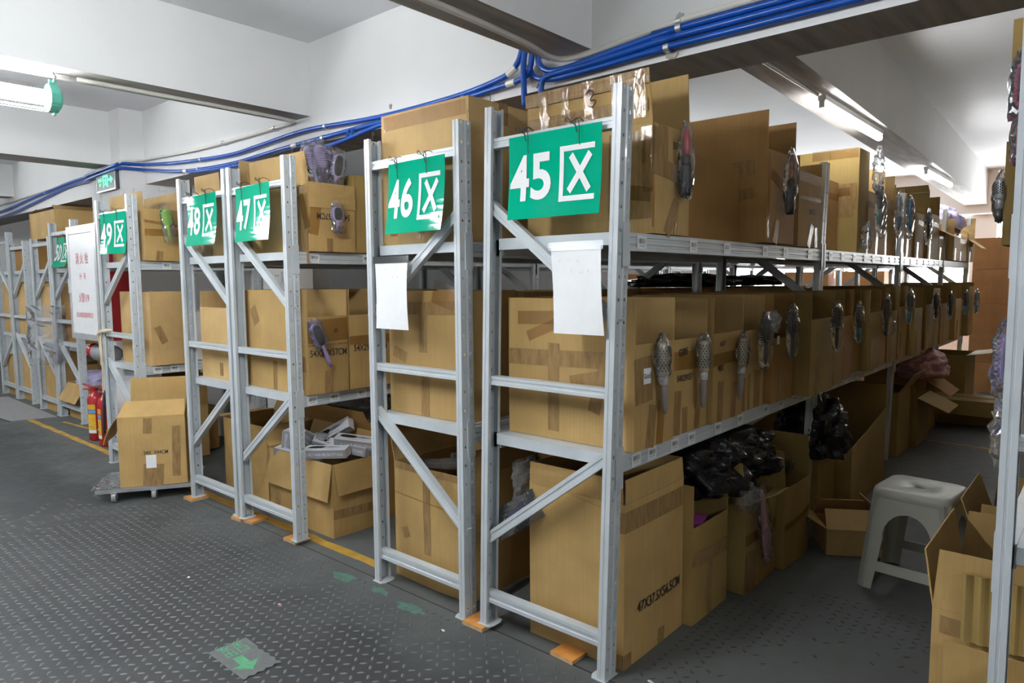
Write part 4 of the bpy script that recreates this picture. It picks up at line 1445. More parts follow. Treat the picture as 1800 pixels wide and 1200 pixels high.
carton('wide olive carton with torn stepped front in the second bay of rack 45', -.74, -.12, 2.46, 3.25, .001, .66, mat='card_olive', hs=dict(r=(.37, .50), f=.37), group=GF, bulge=.012)
carton('dark carton beyond the third upright on the floor under rack 45', -.72, -.20, 3.98, 4.40, .001, .50, mat='card_olive', flaps=[('r', .18, 35)], group=GF)
carton('dark open carton with drooping flap in the third bay of rack 45', -.70, -.16, 4.45, 4.95, .001, .40, mat='card_olive', flaps=[('r', .24, 115), ('f', .15, 40)], group=GF)
carton('dark carton under the pink bags in the third bay of rack 45', -.70, -.20, 5.0, 5.50, .001, .48, mat='card_brown', flaps=[('r', .22, 125), ('f', .2, 30)], group=GF)
lump('pink and maroon bagged garments spilling from a dark carton in the third bay', 'bagged_garment', 'garment', (-.28, 5.12, .49), (.42, .46, .34), 'pink_plastic', 15)
carton('far dark carton at the end of rack 45 on the floor', -.60, -.05, 6.0, 6.6, .001, .62, mat='card_olive', flaps=[('r', .2, 80)], group=GF)

# ---- rack 46
GQ = 'cartons on rack 46'
carton('light carton rising above the frame on rack 46 upper shelf', -1.49, -.945, .085, .48, Zu, .565, mat='card_light', closed=True, tapes=[('f', .02, .53, .53, .53, .06, 'tape_clear'), ('f', .25, .02, .25, .20, .05, 'tape_clear'), ('f', .05, .1, .1, .1, .12, 'tape')], group=GQ, bulge=.006)
carton('shaded carton behind the light one on rack 46 upper shelf', -1.45, -.97, .52, 1.1, Zu, .36, mat='card_brown', group=GQ)
carton('taped tan carton at the front of rack 46 lower shelf', -1.485, -.98, .10, .40, Z1 + .001, .55, mat='card_tan', tapes=[('f', .30, .55, .48, .50, .10, 'tape_clear'), ('f', .0, .47, .50, .48, .055, 'tape'), ('f', .23, .28, .24, .50, .05, 'tape'), ('f', .24, .0, .245, .20, .05, 'tape'), ('f', .03, .28, .12, .25, .05, 'tape')], group=GQ)
for k, (y0, y1) in enumerate(((.42, .72), (.74, 1.04), (1.06, 1.4), (1.42, 1.76))):
    carton('%s carton behind the front one on rack 46 lower shelf' % ORD[k], -1.49, -.95, y0, y1, Z1 + .001, .54 - .01 * (k % 2), mat='card_brown' if k % 2 else 'card_tan', hs=dict(l=.38), group=GQ)
carton('worn open carton with hooked pen stroke on the floor under sign 46', -1.49, -1.0, .115, .56, .001, .545, mat='card_tan', flaps=[('r', .11, -10, 0, 1), ('l', .11, 20), ('b', .13, 4)],
       tapes=[('f', .0, .53, .49, .53, .03, 'tape'), ('f', .23, .15, .225, .53, .045, 'tape'), ('f', .07, .245, .09, .20, .045, 'tape'), ('f', .0, .40, .49, .38, .006, 'tape_clear')], group=GQ, bulge=.014)
carton('dark carton printed CM behind the foot of rack 46', -1.48, -.86, .60, 1.08, .001, .50, mat='card_brown', texts=[], group=GQ)
for k, (x, y, r_, l_) in enumerate(((-1.36, .30, .4, .22), (-1.28, .36, -.5, .2), (-1.20, .28, .9, .2))):
    gg = G().box(-l_ / 2, -.035, 0, l_ / 2, .035, .028, T(0, 0, 0) @ Rz(r_))
    tag(gg.build('clear_box', 'film_milky', loc=(x, y, .50 + .02 * k)), '%s clear plastic brush sleeve lying in the open carton under sign 46' % ORD[k], 'sleeve', 'clear sleeves under sign 46')
# purple pouch and film bag leaning in the gap between 46 and 45
pp_ = thing('bagged_pouch', 'deep purple brush in a flat clear bag leaning by the foot of frame 45', 'hairbrush', (-.722, .098, .458), rot=(0, .98, 0))
G().sheet(lambda u, v: ((u - .5) * (.075 - .03 * abs(math.sin(4 * v))), .004 * math.sin(6 * v), (v - .5) * .20), 6, 14, .014).build('handle', 'purple_deep', pp_)
for yy in (-.010, .022):
    G().sheet(lambda u, v: ((u - .5) * .115, yy + .006 * math.sin(9 * v + 5 * u), (v - .47) * .27), 8, 14, .0006).build('plastic_bag', 'film', pp_)
tag(film_bag(.13, .08, .16, 44, None, 'film_milky', loc=(-.735, .17, .67), name='film_scrap', amp=.02, top=False), 'crumpled clear bag tucked beside the tall carton under sign 45', 'plastic film')
for k, (x, y, z, sx_, sy_, sz_) in enumerate(((-1.2, 2.4, 1.33, .5, .9, .10), (-1.2, 3.4, 1.33, .5, .8, .09))):
    lump('%s black film bundle lying on the cartons of rack 46 behind the gap' % ORD[k], 'black_bag', 'bag', (x, y, z), (sx_, sy_, sz_), 'black_film', 60 + k, .4)
for k, (y0, y1) in enumerate(((1.78, 2.3), (2.32, 2.9), (2.92, 3.5), (3.52, 4.1))):
    carton('%s carton along rack 46 lower shelf past the second upright' % ORD[k], -1.49, -.95, y0, y1, Z1 + .001, .53, mat='card_brown', group=GQ)

# ---- rack 47
G7 = 'cartons on rack 47'
carton('taped carton packed with purple brushes on rack 47 upper shelf', -2.715, -2.135, .118, .402, Zu, .36, mat='card_tan', hs=dict(r=.355), flaps=[('f', .15, 2, 0, 1, 4), ('r', .13, 178, 0, 1, 0, .0), ('l', .12, 30)],
       tapes=[('f', .44, .18, .58, .20, .20, 'tape', .002), ('f', .46, .02, .57, .02, .16, 'tape'), ('f', .50, .34, .57, .12, .05, 'tape_clear', .004), ('r', .0, .17, .06, .16, .16, 'tape_clear', .004), ('r', .12, .0, .12, .07, .035, 'tape')],
       papers=[('f', .50, .30, .03, .035)], texts=[('r', .145, .185, .045, '54X29X57CM', PI)], group=G7)
carton('olive carton behind the packed one on rack 47 upper shelf', -2.72, -2.15, .412, .72, Zu, .42, mat='card_olive', group=G7)
carton('brown carton deeper on rack 47 upper shelf', -2.72, -2.20, .75, 1.2, Zu, .40, mat='card_brown', group=G7)
GP = 'purple brushes standing in the packed carton on rack 47'
for k, (x, y, z, rx, ry, show) in enumerate(((-2.24, .165, 2.085, .22, -.1, 'back'), (-2.22, .225, 2.10, .05, .0, 'back'), (-2.23, .285, 2.085, -.12, .1, 'back'), (-2.21, .345, 2.065, -.2, .0, 'bristle'), (-2.28, .375, 2.05, -.35, .0, 'bristle'))):
    brush('%s bagged pale purple paddle brush from the left standing in the packed carton' % ORD[k], (x, y, z), 'paddle', 'purple_pale', 'purple_pale', .25, rx=rx, ry=ry, seed=70 + k, show=show, group=GP, bag_len=.25, bag_w=.085)
brush('bagged pale purple brush lying across the top of rack 47', (-2.66, .20, 2.03), 'paddle', 'purple_pale', 'purple_pale', .25, rx=0, ry=-PI / 2 * .92, rz=.35, seed=80, group=GP, bag_len=.27, bag_w=.09)
brush('small bagged purple paddle brush taped to the packed carton on rack 47', (-2.125, .262, 1.775), 'paddle', 'purple_pale', 'purple_pale', .15, seed=81, bag_len=.17, bag_w=.062)
carton('cut-front carton printed 54X29X57CM at the front of rack 47 lower shelf', -2.735, -2.135, .085, .335, Z1 + .001, .55, mat='card_tan', hs=dict(r=.41),
       tapes=[('r', .0, .33, .25, .34, .12, 'tape_clear'), ('r', .12, .0, .125, .12, .05, 'tape'), ('r', 0, .26, .25, .26, .01, 'tape'), ('f', .05, .45, .10, .36, .07, 'tape'), ('f', .27, .0, .28, .16, .04, 'tape'), ('f', .40, .16, .58, .16, .08, 'tape')], texts=[('r', .125, .215, .05, '54X29X57CM'), ('r', .17, .33, .03, '-03', .1)], group=G7)
carton('second cut-front carton on rack 47 lower shelf', -2.735, -2.135, .345, .63, Z1 + .001, .55, mat='card_tan', hs=dict(r=.41), tapes=[('r', 0, .27, .28, .27, .05, 'tape_clear')], texts=[('r', .14, .225, .05, '54X29X57CM')], group=G7)
for k, (y0, y1) in enumerate(((.64, .93), (.94, 1.23))):
    carton('%s cut-front carton on rack 47 lower shelf' % ORD[k + 2], -2.735, -2.14, y0, y1, Z1 + .001, .54, mat='card_olive', hs=dict(r=.40), group=G7)
brush('purple paddle brush taped askew to the front carton of rack 47 lower shelf', (-2.122, .095, 1.165), 'paddle', 'purple', 'purple', .25, rx=.40, seed=82, bag_len=.16, bag_w=.07)
FLR47 = carton('carton of white brush boxes with folded-down flaps under rack 47', -2.735, -2.09, .18, .445, .001, .405, mat='card_tan', flaps=[('f', .20, 170, 0, 1, 0, .0), ('r', .17, 168, 0.02, .98, 4, .01), ('l', .18, 60), ('b', .18, 20)],
               tapes=[('f', .08, .0, .1, .16, .06, 'tape'), ('r', .0, .13, .265, .12, .05, 'tape')], group=G7, bulge=.014)
carton('dark open carton behind the brush boxes under rack 47', -2.74, -2.14, .50, .98, .001, .50, mat='card_brown', flaps=[('f', .16, 25), ('r', .2, 40)], group=G7)
carton('tan carton deep on the floor under rack 47', -2.72, -2.2, 1.05, 1.5, .001, .60, mat='card_tan', group=G7)
# white brush boxes
GW = 'white brush boxes heaped in the carton under rack 47'


def gift_box(lab, loc, rot, L=.25, W=.072, D=.05, art=True):
    r = thing('brush_box', lab, 'box', loc, rot=rot, group=GW)
    G().box(-L / 2, -W / 2, 0, L / 2, W / 2, D).build('body', 'giftbox_white', r)
    G().box(-L / 2 - .0006, -W / 2 - .0008, 0, L / 2 + .0006, -W / 2 - .0001, D * .96).build('side_band', 'giftbox_grey', r)
    vs, fs = text_mesh('CURLY HAIR BRUSH STYLING', .024, .01, .7)
    G().add([(x, -W / 2 - .0016, z + D * .45) for x, z in vs], fs).build('printed_text', 'giftbox_white', r)
    if art:
        pts = []
        for k in range(20):
            a_ = 2 * PI * k / 20
            pts.append((-.055 + .048 * math.copysign(abs(math.cos(a_)) ** .6, math.cos(a_)), .008 + .015 * math.sin(a_)))
        G().prism(pts, D + .0002, D + .001).build('printed_brush', 'bristle_black', r)
        G().prism([(-.008, .002), (.03, -.003), (.085, .006), (.03, .018), (-.008, .014)], D + .0002, D + .0008).build('printed_handle', 'giftbox_grey', r)
        vs, fs = text_mesh('CURLY HAIR BRUSH STYLING', .011, .01, .8)
        G().add([(x, z - .022, D + .001) for x, z in vs], fs).build('printed_text', 'giftbox_grey', r)
    return r


where = ['lying along the front rim, its brush picture up', 'standing on end in the middle of the heap', 'leaning back behind the standing one', 'at the left side behind the upright', 'lying at the right end by rack 46', 'slanting down left of the standing one', 'flat in the middle, grey side up', 'under the slanting one at the right', 'half buried at the back left', 'half buried at the back right', 'tilted near the back wall of the carton', 'lowest at the front left']
pos = [((-2.215, .235, .425), (.15, -.05, .55)), ((-2.36, .30, .39), (.1, -1.35, .6)), ((-2.36, .40, .50), (.9, -.5, .5)), ((-2.60, .25, .39), (.3, -1.4, .2)), ((-2.16, .40, .46), (.25, .1, .6)), ((-2.45, .27, .45), (.3, .6, 1.9)),
       ((-2.30, .33, .42), (.2, .3, .9)), ((-2.20, .36, .42), (-.2, .1, .4)), ((-2.55, .38, .40), (.3, .4, .4)), ((-2.25, .41, .42), (.6, .2, 1.2)), ((-2.45, .40, .45), (.5, -.3, .3)), ((-2.55, .24, .36), (.1, .1, .3))]
for k, (p, r_) in enumerate(pos):
    gift_box('white brush box %s' % where[k], p, r_)
G().box(-2.70, .20, .02, -2.12, .43, .37).build('inner_tray', 'card_brown', FLR47)

# ---- rack 48
G8 = 'cartons on rack 48'
carton('light carton with wavy raised lip on rack 48 upper shelf', -3.36, -2.83, .10, .45, Zu, .38, mat='card_light', flaps=[('f', .115, 2, 0, .6, 0, 0), ('b', .15, 2), ('r', .16, 4)], tapes=[('f', .05, .02, .2, .02, .10, 'tape'), ('f', .06, .30, .07, .38, .05, 'tape')], group=G8)
carton('brown carton behind the wavy light one on rack 48 upper shelf', -3.34, -2.83, .48, .95, Zu, .50, mat='card_brown', group=G8)
carton('pale carton with low front on rack 48 lower shelf', -3.37, -2.82, .10, .42, Z1 + .001, .54, mat='card_light', hs=dict(f=.44), tapes=[('f', .26, .02, .265, .10, .04, 'tape')], group=G8)
carton('second carton on rack 48 lower shelf', -3.37, -2.82, .45, .80, Z1 + .001, .50, mat='card_brown', group=G8)
carton('bulging taped carton on the floor under sign 48', -3.43, -2.88, .25, .62, .001, .49, mat='card_tan', flaps=[('l', .16, 95), ('b', .2, 25)], tapes=[('f', .20, .30, .22, .48, .13, 'tape')], group=G8, bulge=.03)
carton('pale open carton behind the bulging one under rack 48', -3.36, -2.84, .66, 1.1, .001, .66, mat='card_light', flaps=[('f', .22, -35), ('l', .2, 40)], group=G8)
carton('tall carton behind the brush box carton between racks 47 and 48', -2.76, -2.30, 1.6, 2.0, .001, .62, mat='card_brown', group=G8)
lump('crumpled grey film bundle under the shelf of rack 47', 'film_bundle', 'plastic film', (-2.55, .72, .52), (.50, .35, .26), 'film_milky', 21, .35)

# ---- rack 49
G9 = 'cartons on rack 49'
carton('taped carton with raised front flap on rack 49 upper shelf', -4.77, -4.155, .095, .335, Zu, .365, mat='card_tan', flaps=[('f', .12, 2), ('b', .13, 3)], tapes=[('r', .0, .28, .24, .25, .02, 'tape_clear'), ('r', .09, .0, .1, .07, .05, 'tape'), ('r', .0, .20, .24, .2, .05, 'tape_clear')], group=G9)
brush('lime green bagged brush taped to the carton on rack 49', (-4.145, .225, 1.905), 'paddle', 'lime', 'lime', .23, rx=.12, seed=90, show='back', bag_len=.26, bag_w=.075)
carton('carton with taped folded band on rack 49 lower shelf', -4.72, -4.165, .11, .345, Z1 + .001, .53, mat='card_light', flaps=[], tapes=[('r', .04, .28, .09, .16, .05, 'tape')], group=G9)
carton('white carton standing under rack 49 lower shelf', -4.74, -4.44, .28, .62, .001, .66, mat='card_tan', group=G9)
for k, (x0, x1, y0, y1, z0, h, lab) in enumerate(((-4.74, -4.30, .40, .70, Z1 + .002, .36, 'white box on rack 49 lower shelf behind the hydrant rope'), (-4.76, -4.40, .12, .26, .001, .70, 'white panel box standing on the floor under rack 49'))):
    b_ = thing('white_box', lab, 'box', ((x0 + x1) / 2, (y0 + y1) / 2, z0))
    w, d = (x1 - x0) / 2, (y1 - y0) / 2
    G().box(-w, -d, 0, w, d, h).build('body', 'white_paint', b_)
    G().box(-w - .002, -d - .002, h, w + .002, d + .002, h + .012).build('lid', 'white_paint', b_)
# ---- racks beyond the hydrant
GX = 'cartons on the racks beyond the hydrant'
for k, (x0, x1, y0, y1, z0, h, mt, lab) in enumerate(((-7.20, -6.68, .44, .90, .001, .36, 'card_tan', 'carton with open flap and film on the floor under rack 50'),
                                                      (-7.22, -6.66, .46, .95, Z1 + .001, .40, 'card_brown', 'brown carton on the lower shelf of rack 50'),
                                                      (-7.88, -7.40, .42, .95, .001, .50, 'card_tan', 'tan carton on the floor of the rack with the clear bag'),
                                                      (-7.90, -7.40, .43, .95, Z1 + .001, .56, 'card_light', 'light carton on the lower shelf of the rack with the clear bag'),
                                                      (-8.90, -8.40, .46, .95, .001, .55, 'card_tan', 'tan carton on the floor of the rack at the sheet edge'),
                                                      (-8.90, -8.40, .46, .95, Z1 + .001, .60, 'card_light', 'light carton on the lower shelf of the rack at the sheet edge'),
                                                      (-9.56, -9.06, .46, .95, Z1 + .001, .62, 'card_light', 'light carton on the lower shelf of the farthest rack'),
                                                      (-9.56, -9.06, .46, .95, .001, .50, 'card_tan', 'tan carton on the floor of the farthest rack'),
                                                      (-8.90, -8.40, .46, .95, Zu, .30, 'card_brown', 'brown carton on the upper shelf of the rack at the sheet edge'),
                                                      (-7.22, -6.66, .60, 1.1, Zu, .28, 'card_brown', 'brown carton on the upper shelf of rack 50'))):
    carton(lab, x0, x1, y0, y1, z0, h, mat=mt, flaps=[('f', .2, 150, 0, 1, 0)] if k == 0 else [], group=GX)
carton('large carton lying on top of the far racks', -8.28, -7.40, .47, 1.12, 1.872, .29, mat='card_tan', flaps=[('r', .12, -65), ('l', .2, -78)], tapes=[('f', .0, .27, .05, .02, .05, 'tape_clear')], group=GX)
lump('lilac film bag lying in the open carton under rack 50', 'film_bundle', 'plastic film', (-6.95, .66, .30), (.48, .40, .22), 'garment_lilac', 31)
tag(film_bag(.36, .20, .60, 55, None, 'film_milky', loc=(-7.24, .30, 1.16), name='hanging_bag', amp=.03, top=False), 'large crumpled clear bag hung on the upright between the far racks', 'bag')

# ------------------------------------------------------------------ hydrant cabinet, exit sign, extinguishers
hc = thing('hydrant_cabinet', 'fire hydrant cabinet with white lettered door and red sides beside rack 49', 'cabinet', (-5.385, .07, .92))
G().box(-.335, .03, 0, .335, .27, .93).build('body', 'red_paint', hc)
G().box(-.325, .27, .02, .325, .338, .91).build('mounting_frame', 'white_paint', hc)
dr = G().box(-.29, .004, .05, .29, .024, .885).build('door', 'white_paint', hc)
for nm, bx in (('door_edge', (-.34, 0, .0, -.29, .028, .935)), ('door_edge', (.29, 0, .0, .345, .028, .935)), ('door_edge', (-.29, 0, .0, .29, .028, .05)), ('door_edge', (-.29, 0, .885, .29, .028, .935))):
    G().box(*bx).build(nm, 'alu', dr)
G().box(-.29, -.001, .868, .24, .003, .874).build('door_slot', 'steel_dark', dr)
G().box(-.325, -.012, .38, -.30, .0, .50).build('door_handle', 'alu', dr)
for tx, sz, z, xs in (('消 火 栓', .10, .66, .85), ('H · R', .075, .52, .9), ('火警119', .085, .34, .8), ('佛山市雄保消防器材有限公司', .048, .20, .62)):
    vs, fs = text_mesh(tx, sz, .0, xs)
    G().add([(x - .0, -.0005 + .002, zz + z) for x, zz in vs], fs).build('door_lettering', 'ink_red', dr)
hv = thing('hydrant_pipe', 'grey pipe end with red cap below the hydrant cabinet', 'pipe', (-5.45, .20, .80))
G().tube([(-.05, 0, 0), (.26, 0, .0), (.27, 0, 0)], [.075, .075, .06], 18).build('pipe', 'wheel_grey', hv, smooth=True)
G().lathe([(.02, -.035), (.055, -.02), (.065, 0), (.055, .02), (.02, .035)], 16, T(-.10, -.02, .01) @ Matrix.Rotation(PI / 2, 4, 'Y')).build('cap', 'red_ext', hv, smooth=True)
G().tube([(.2, 0, 0), (.2, .12, .0), (.2, .14, .12)], .035, 12).build('elbow', 'wheel_grey', hv)
rp = thing('rope', 'beige rope knotted round the upright of rack 49', 'rope')
G().tube(smooth_path([(-4.83, -.01, .98), (-4.80, -.02, 1.02), (-4.70, -.012, 1.035), (-4.66, .02, 1.03), (-4.70, -.014, 1.025), (-4.80, -.03, 1.0), (-4.825, -.015, .94), (-4.80, -.014, .84), (-4.812, -.014, .76)], 6), .008, 8).build('strand', 'rope_beige', rp)
G().tube(smooth_path([(-4.815, -.012, .99), (-4.79, -.016, .90), (-4.795, -.014, .70), (-4.81, -.014, .55)], 6), .006, 8).build('strand', 'rope_beige', rp)

ex = thing('exit_sign', 'green lit exit sign on the column above the hydrant', 'sign', (-5.64, .372, 2.185))
G().box(-.21, .004, 0, .21, .038, .155).build('housing', 'steel_dark', ex)
for bx in ((-.215, 0, -.006, .215, .008, .006), (-.215, 0, .149, .215, .008, .161), (-.215, 0, .006, -.203, .008, .149), (.203, 0, .006, .215, .008, .149)):
    G().box(*bx).build('frame', 'galv', ex)
g = G()
g.box(-.06, .0, .03, -.048, .003, .13).box(.035, .0, .03, .047, .003, .13).box(-.06, 0, .118, .047, .003, .13)
g.build('door_pictogram', 'exit_glow', ex)
g = G()
g.lathe([(.002, 0), (.009, .001), (.009, .002), (.002, .003)], 12, T(.0, .003, .108) @ Matrix.Rotation(PI / 2, 4, 'X'))
for q in (((-.005, .097), (.002, .07)), ((.002, .07), (.020, .052)), ((.020, .052), (.014, .036)), ((.002, .07), (-.014, .054)), ((-.014, .054), (-.032, .052)), ((-.004, .093), (.018, .082)), ((-.006, .093), (-.024, .084))):
    (xa, za), (xb, zb) = q
    g.tube([(xa, .0015, za), (xb, .0015, zb)], .0045, 6)
g.build('running_figure', 'exit_glow', ex)
G().prism([(.07, .075), (.115, .075), (.115, .055), (.16, .085), (.115, .115), (.115, .095), (.07, .095)], 0, .003, 'y').build('arrow', 'exit_glow', ex)
for tx, z, s_ in (('安全出口', .095, .034), ('EXIT', .055, .034)):
    vs, fs = text_mesh(tx, s_, .01, .75)
    G().add([(x - .13, .001, zz + z) for x, zz in vs], fs).build('lettering', 'exit_glow', ex)

for k, (x, y, rz) in enumerate(((-5.745, .225, .4), (-5.43, .20, -.2))):
    e_ = thing('fire_extinguisher', ['red fire extinguisher with yellow label beside the post of rack 50', 'red fire extinguisher half hidden behind the post of rack 49'][k], 'extinguisher', (x, y, .001), rz, group='fire extinguishers')
    G().lathe([(.05, 0), (.062, .008), (.062, .37), (.05, .405), (.025, .425), (.022, .44)], 20).build('cylinder', 'red_ext', e_, smooth=True)
    for m, z0, z1 in (('label_yellow', .10, .24), ('label_blue', .245, .275), ('label_yellow', .28, .325), ('paper', .07, .098)):
        g = G()
        g.sheet(lambda u, v: (.0628 * math.cos(-2.5 + u * 1.7), .0628 * math.sin(-2.5 + u * 1.7), z0 + (z1 - z0) * v), 10, 1, 0)
        g.build('label_band', m, e_)
    G().box(-.025, -.02, .44, .025, .02, .47).tube([(0, 0, .465), (-.10, -.03, .50)], .009, 8).tube([(0, 0, .455), (-.10, -.03, .455)], .008, 8).build('valve_handle', 'red_paint', e_)
    G().tube(smooth_path([(.02, 0, .455), (.07, -.01, .46), (.085, -.02, .38), (.075, -.03, .20), (.07, -.03, .12)], 6), .011, 8).build('hose', 'rubber', e_, smooth=True)
    G().tube(smooth_path([(-.066, -.0, .14), (0, -.068, .145), (.066, 0, .14)], 6), .004, 6).build('strap', 'lime', e_)
sk = thing('wall_socket', 'small white junction box on the wall behind rack 49', 'socket', (-3.95, .985, 1.42))
G().box(-.06, 0, -.045, .06, .014, .045).build('plate', 'white_paint', sk)
G().box(-.02, -.001, .005, -.012, .0, .02).box(.012, -.001, .005, .02, .0, .02).build('slots', 'steel_dark', sk)

# ------------------------------------------------------------------ dolly and its carton
ang = math.radians(58.2)
tv = Vector((math.cos(ang), math.sin(ang), 0))
nv = Vector((-math.sin(ang), math.cos(ang), 0))
fl0 = Vector((-3.704, -.308, 0))
mid = fl0 + tv * .196 + nv * .20
carton('open carton with white address slip riding on the dolly', mid.x - .196, mid.x + .196, mid.y - .20, mid.y + .20, .083, .45, rz=ang, mat='card_tan', flaps=[('f', .17, -62, 0, 1, 0, .02), ('b', .20, 2, 0, 1, 0, .005), ('l', .20, 140, .05, .95, 30, .02), ('r', .17, 8, 0, 1)],
       tapes=[('f', .17, .34, .175, .44, .05, 'tape'), ('f', .19, .0, .2, .14, .12, 'tape'), ('f', .33, .05, .34, .38, .05, 'tape')], papers=[('f', .155, .115, .06, .085)], texts=[('f', .215, .215, .034, '54X  X44CM')], group='cartons in the main aisle')
# print lines on the slip
dl = thing('platform_dolly', 'grey platform dolly on castors under the open carton', 'dolly', (mid.x - tv.x * .03, mid.y - tv.y * .03, 0), ang)
G().box(-.30, -.225, .066, .27, .22, .080).build('platform', 'platform_grey', dl)
G().box(-.305, -.23, .060, .275, -.222, .082).box(-.305, .217, .060, .275, .225, .082).build('edge_trim', 'galv', dl)
G().sheet(lambda u, v: (-.33 + .16 * u, -.22 + .40 * v, .083 + .012 * math.sin(5 * u + 7 * v) ** 2), 6, 10, .0006).build('film', 'film_milky', dl)
for k, (x, y) in enumerate(((-.20, -.215), (.03, -.215), (.21, -.17), (-.24, .16), (.21, .16))):
    if k == 2:
        continue
    c_ = G().box(x - .018, y - .022, .056, x + .018, y + .022, .066).box(x - .016, y - .005, .022, x - .013, y + .005, .058).box(x + .013, y - .005, .022, x + .016, y + .005, .058).build('castor', 'galv', dl)
    G().tube([(x - .0125, y, .032), (x + .0125, y, .032)], .0315, 18).build('wheel', 'wheel_grey', c_)
    G().tube([(x - .0135, y, .032), (x + .0135, y, .032)], .02, 14).build('wheel_hub', 'rubber', c_)

# ------------------------------------------------------------------ plastic stool in the aisle
def stool(label, loc, rz):
    r = thing('plastic_stool', label, 'stool', loc, rz)
    Hs = .455
    wo = lambda z: .190 - .042 * (z / Hs)
    zs = [0, .03, .06, .085, .13, .18, .23, .26, .29, .315, .335, .35, .358, .40, .43]

    def wi(z):
        if z <= .235:
            return wo(z) - .062 - .012 * (z / .235)
        if z < .358:
            return .098 * math.sqrt(max(0, 1 - ((z - .235) / .123) ** 2))
        return 0
    for q in range(4):
        Mq = Rz(q * PI / 2)
        bm = bmesh.new()
        V = {}

        def vert(u, z):
            key = (round(u, 5), round(z, 5))
            if key not in V:
                e = abs(u) / wo(z)
                rnd_ = .022 * max(0, (e - .8) / .2) ** 2
                V[key] = bm.verts.new(Mq @ Vector((u * (1 - .0), -wo(z) + rnd_, z)))
            return V[key]
        for za, zb in zip(zs[:-1], zs[1:]):
            for s in (-1, 1):
                n = 4
                for k in range(n):
                    ua0, ua1 = [s * (wi(za) + (wo(za) - wi(za)) * t_ / n) for t_ in (k, k + 1)]
                    ub0, ub1 = [s * (wi(zb) + (wo(zb) - wi(zb)) * t_ / n) for t_ in (k, k + 1)]
                    vs = [vert(ua0, za), vert(ua1, za), vert(ub1, zb), vert(ub0, zb)]
                    vs = list(dict.fromkeys(vs))
                    if len(vs) >= 3:
                        try:
                            bm.faces.new(vs if s > 0 else vs[::-1])
                        except ValueError:
                            pass
        a_, b_ = .085, .13
        try:
            bm.faces.new([vert(-wi(a_), a_), vert(wi(a_), a_), vert(wi(b_), b_), vert(-wi(b_), b_)])
        except ValueError:
            pass
        bmesh.ops.recalc_face_normals(bm, faces=bm.faces)
        bmesh.ops.solidify(bm, geom=bm.faces[:], thickness=-.004)
        me = bpy.data.meshes.new('side_panel')
        bm.to_mesh(me)
        bm.free()
        me.materials.append(MATS['stool_plastic'])
        put('side_panel', me, r)
    # seat with rounded rim and a centre hole

    def rr(hw, rad, n=6):
        out = []
        for cx, cy, a0 in ((1, 1, 0), (-1, 1, PI / 2), (-1, -1, PI), (1, -1, 3 * PI / 2)):
            for k in range(n + 1):
                a_ = a0 + PI / 2 * k / n
                out.append((cx * (hw - rad) + rad * math.cos(a_), cy * (hw - rad) + rad * math.sin(a_)))
        return out
    rings = [(.152, .05, .405), (.156, .05, .41), (.157, .05, .435), (.152, .05, .450), (.140, .045, .455), (.09, .04, .452), (.026, .0255, .450), (.024, .0235, .440)]
    vs, fs = [], []
    n = 28
    for hw, rad, z in rings:
        vs += [(x, y, z) for x, y in rr(hw, rad)]
    for i in range(len(rings) - 1):
        for k in range(n):
            fs.append((i * n + k, i * n + (k + 1) % n, (i + 1) * n + (k + 1) % n, (i + 1) * n + k))
    G().add(vs, fs).build('seat', 'stool_plastic', r, smooth=True)
    return r


stool('white plastic stool with arched legs standing in the picking aisle', (.405, 1.55, .001), -.09)
carton('small open carton on the floor behind the stool', -.10, .17, 1.70, 1.96, .001, .13, rz=.55, mat='card_tan', flaps=[('f', .12, -50), ('b', .12, -35), ('l', .1, 60), ('r', .13, -20)])
for k, (x, y, z, rz) in enumerate(((-.0, 5.95, .001, .2), (.02, 5.7, .13, .05))):
    carton(['flattened low carton on the aisle floor far back', 'shallow carton lid resting on the flattened one far back'][k], x - .26, x + .22, y - .24, y + .22, z, .12 if k == 0 else .13, rz=rz, mat='card_olive', closed=True)

# ------------------------------------------------------------------ far end: stacked cartons before the windows
GS = 'big cartons stacked at the far end of the aisle'
for c, x0 in enumerate((-.30, .36, 1.02)):
    z = .001
    for k, h in enumerate((.36, .33, .355, .40, .36) if c == 0 else (.40, .36, .40, .36)):
        carton('%s carton up in the %s stack at the aisle end' % (ORD[k], ORD[c]), x0, x0 + .62, 8.0, 8.45, z, h, mat='card_orange', closed=True, group=GS, bulge=.008)
        z += h + .0075
for c, x0 in enumerate((-2.6, -1.9, -5.2)):
    z = .001
    for k, h in enumerate((.5, .5, .45)):
        carton('%s carton up in the %s stack behind the rack rows at the far wall' % (ORD[k], ORD[c]), x0, x0 + .60, 8.2, 8.7, z, h, mat='card_orange', closed=True, group='cartons stacked behind the rack rows')
        z += h + .0075

# ------------------------------------------------------------------ rack across the picking aisle
GR = 'cartons on the rack across the picking aisle'
carton('plain carton overhanging the upper shelf across the picking aisle', .70, 1.30, 1.10, 1.45, 1.4935, .36, mat='card_olive', tapes=[('l', .1, .2, .3, .22, .05, 'tape_clear')], group=GR)
brush('dark bagged brush hung beside the overhanging carton across the aisle', (.722, 1.125, 1.735), 'round', 'steel_dark', 'barrel_silver', .16, rz=PI, seed=95, bag_len=.19, bag_w=.05)
carton('carton below the battered one on the upper shelf across the picking aisle', .79, 1.36, .48, .95, 1.4935, .44, mat='card_olive', group=GR)
carton('battered dark carton on top, cut by the corner of the picture', .765, 1.34, .50, .92, 1.945, .14, mat='card_olive', closed=True, group=GR)
brush('maroon bagged brush hung high on the rack across the aisle', (.845, .28, 1.925), 'paddle', 'maroon', 'maroon', .24, rz=PI * .75, seed=96, bag_len=.18, bag_w=.08)
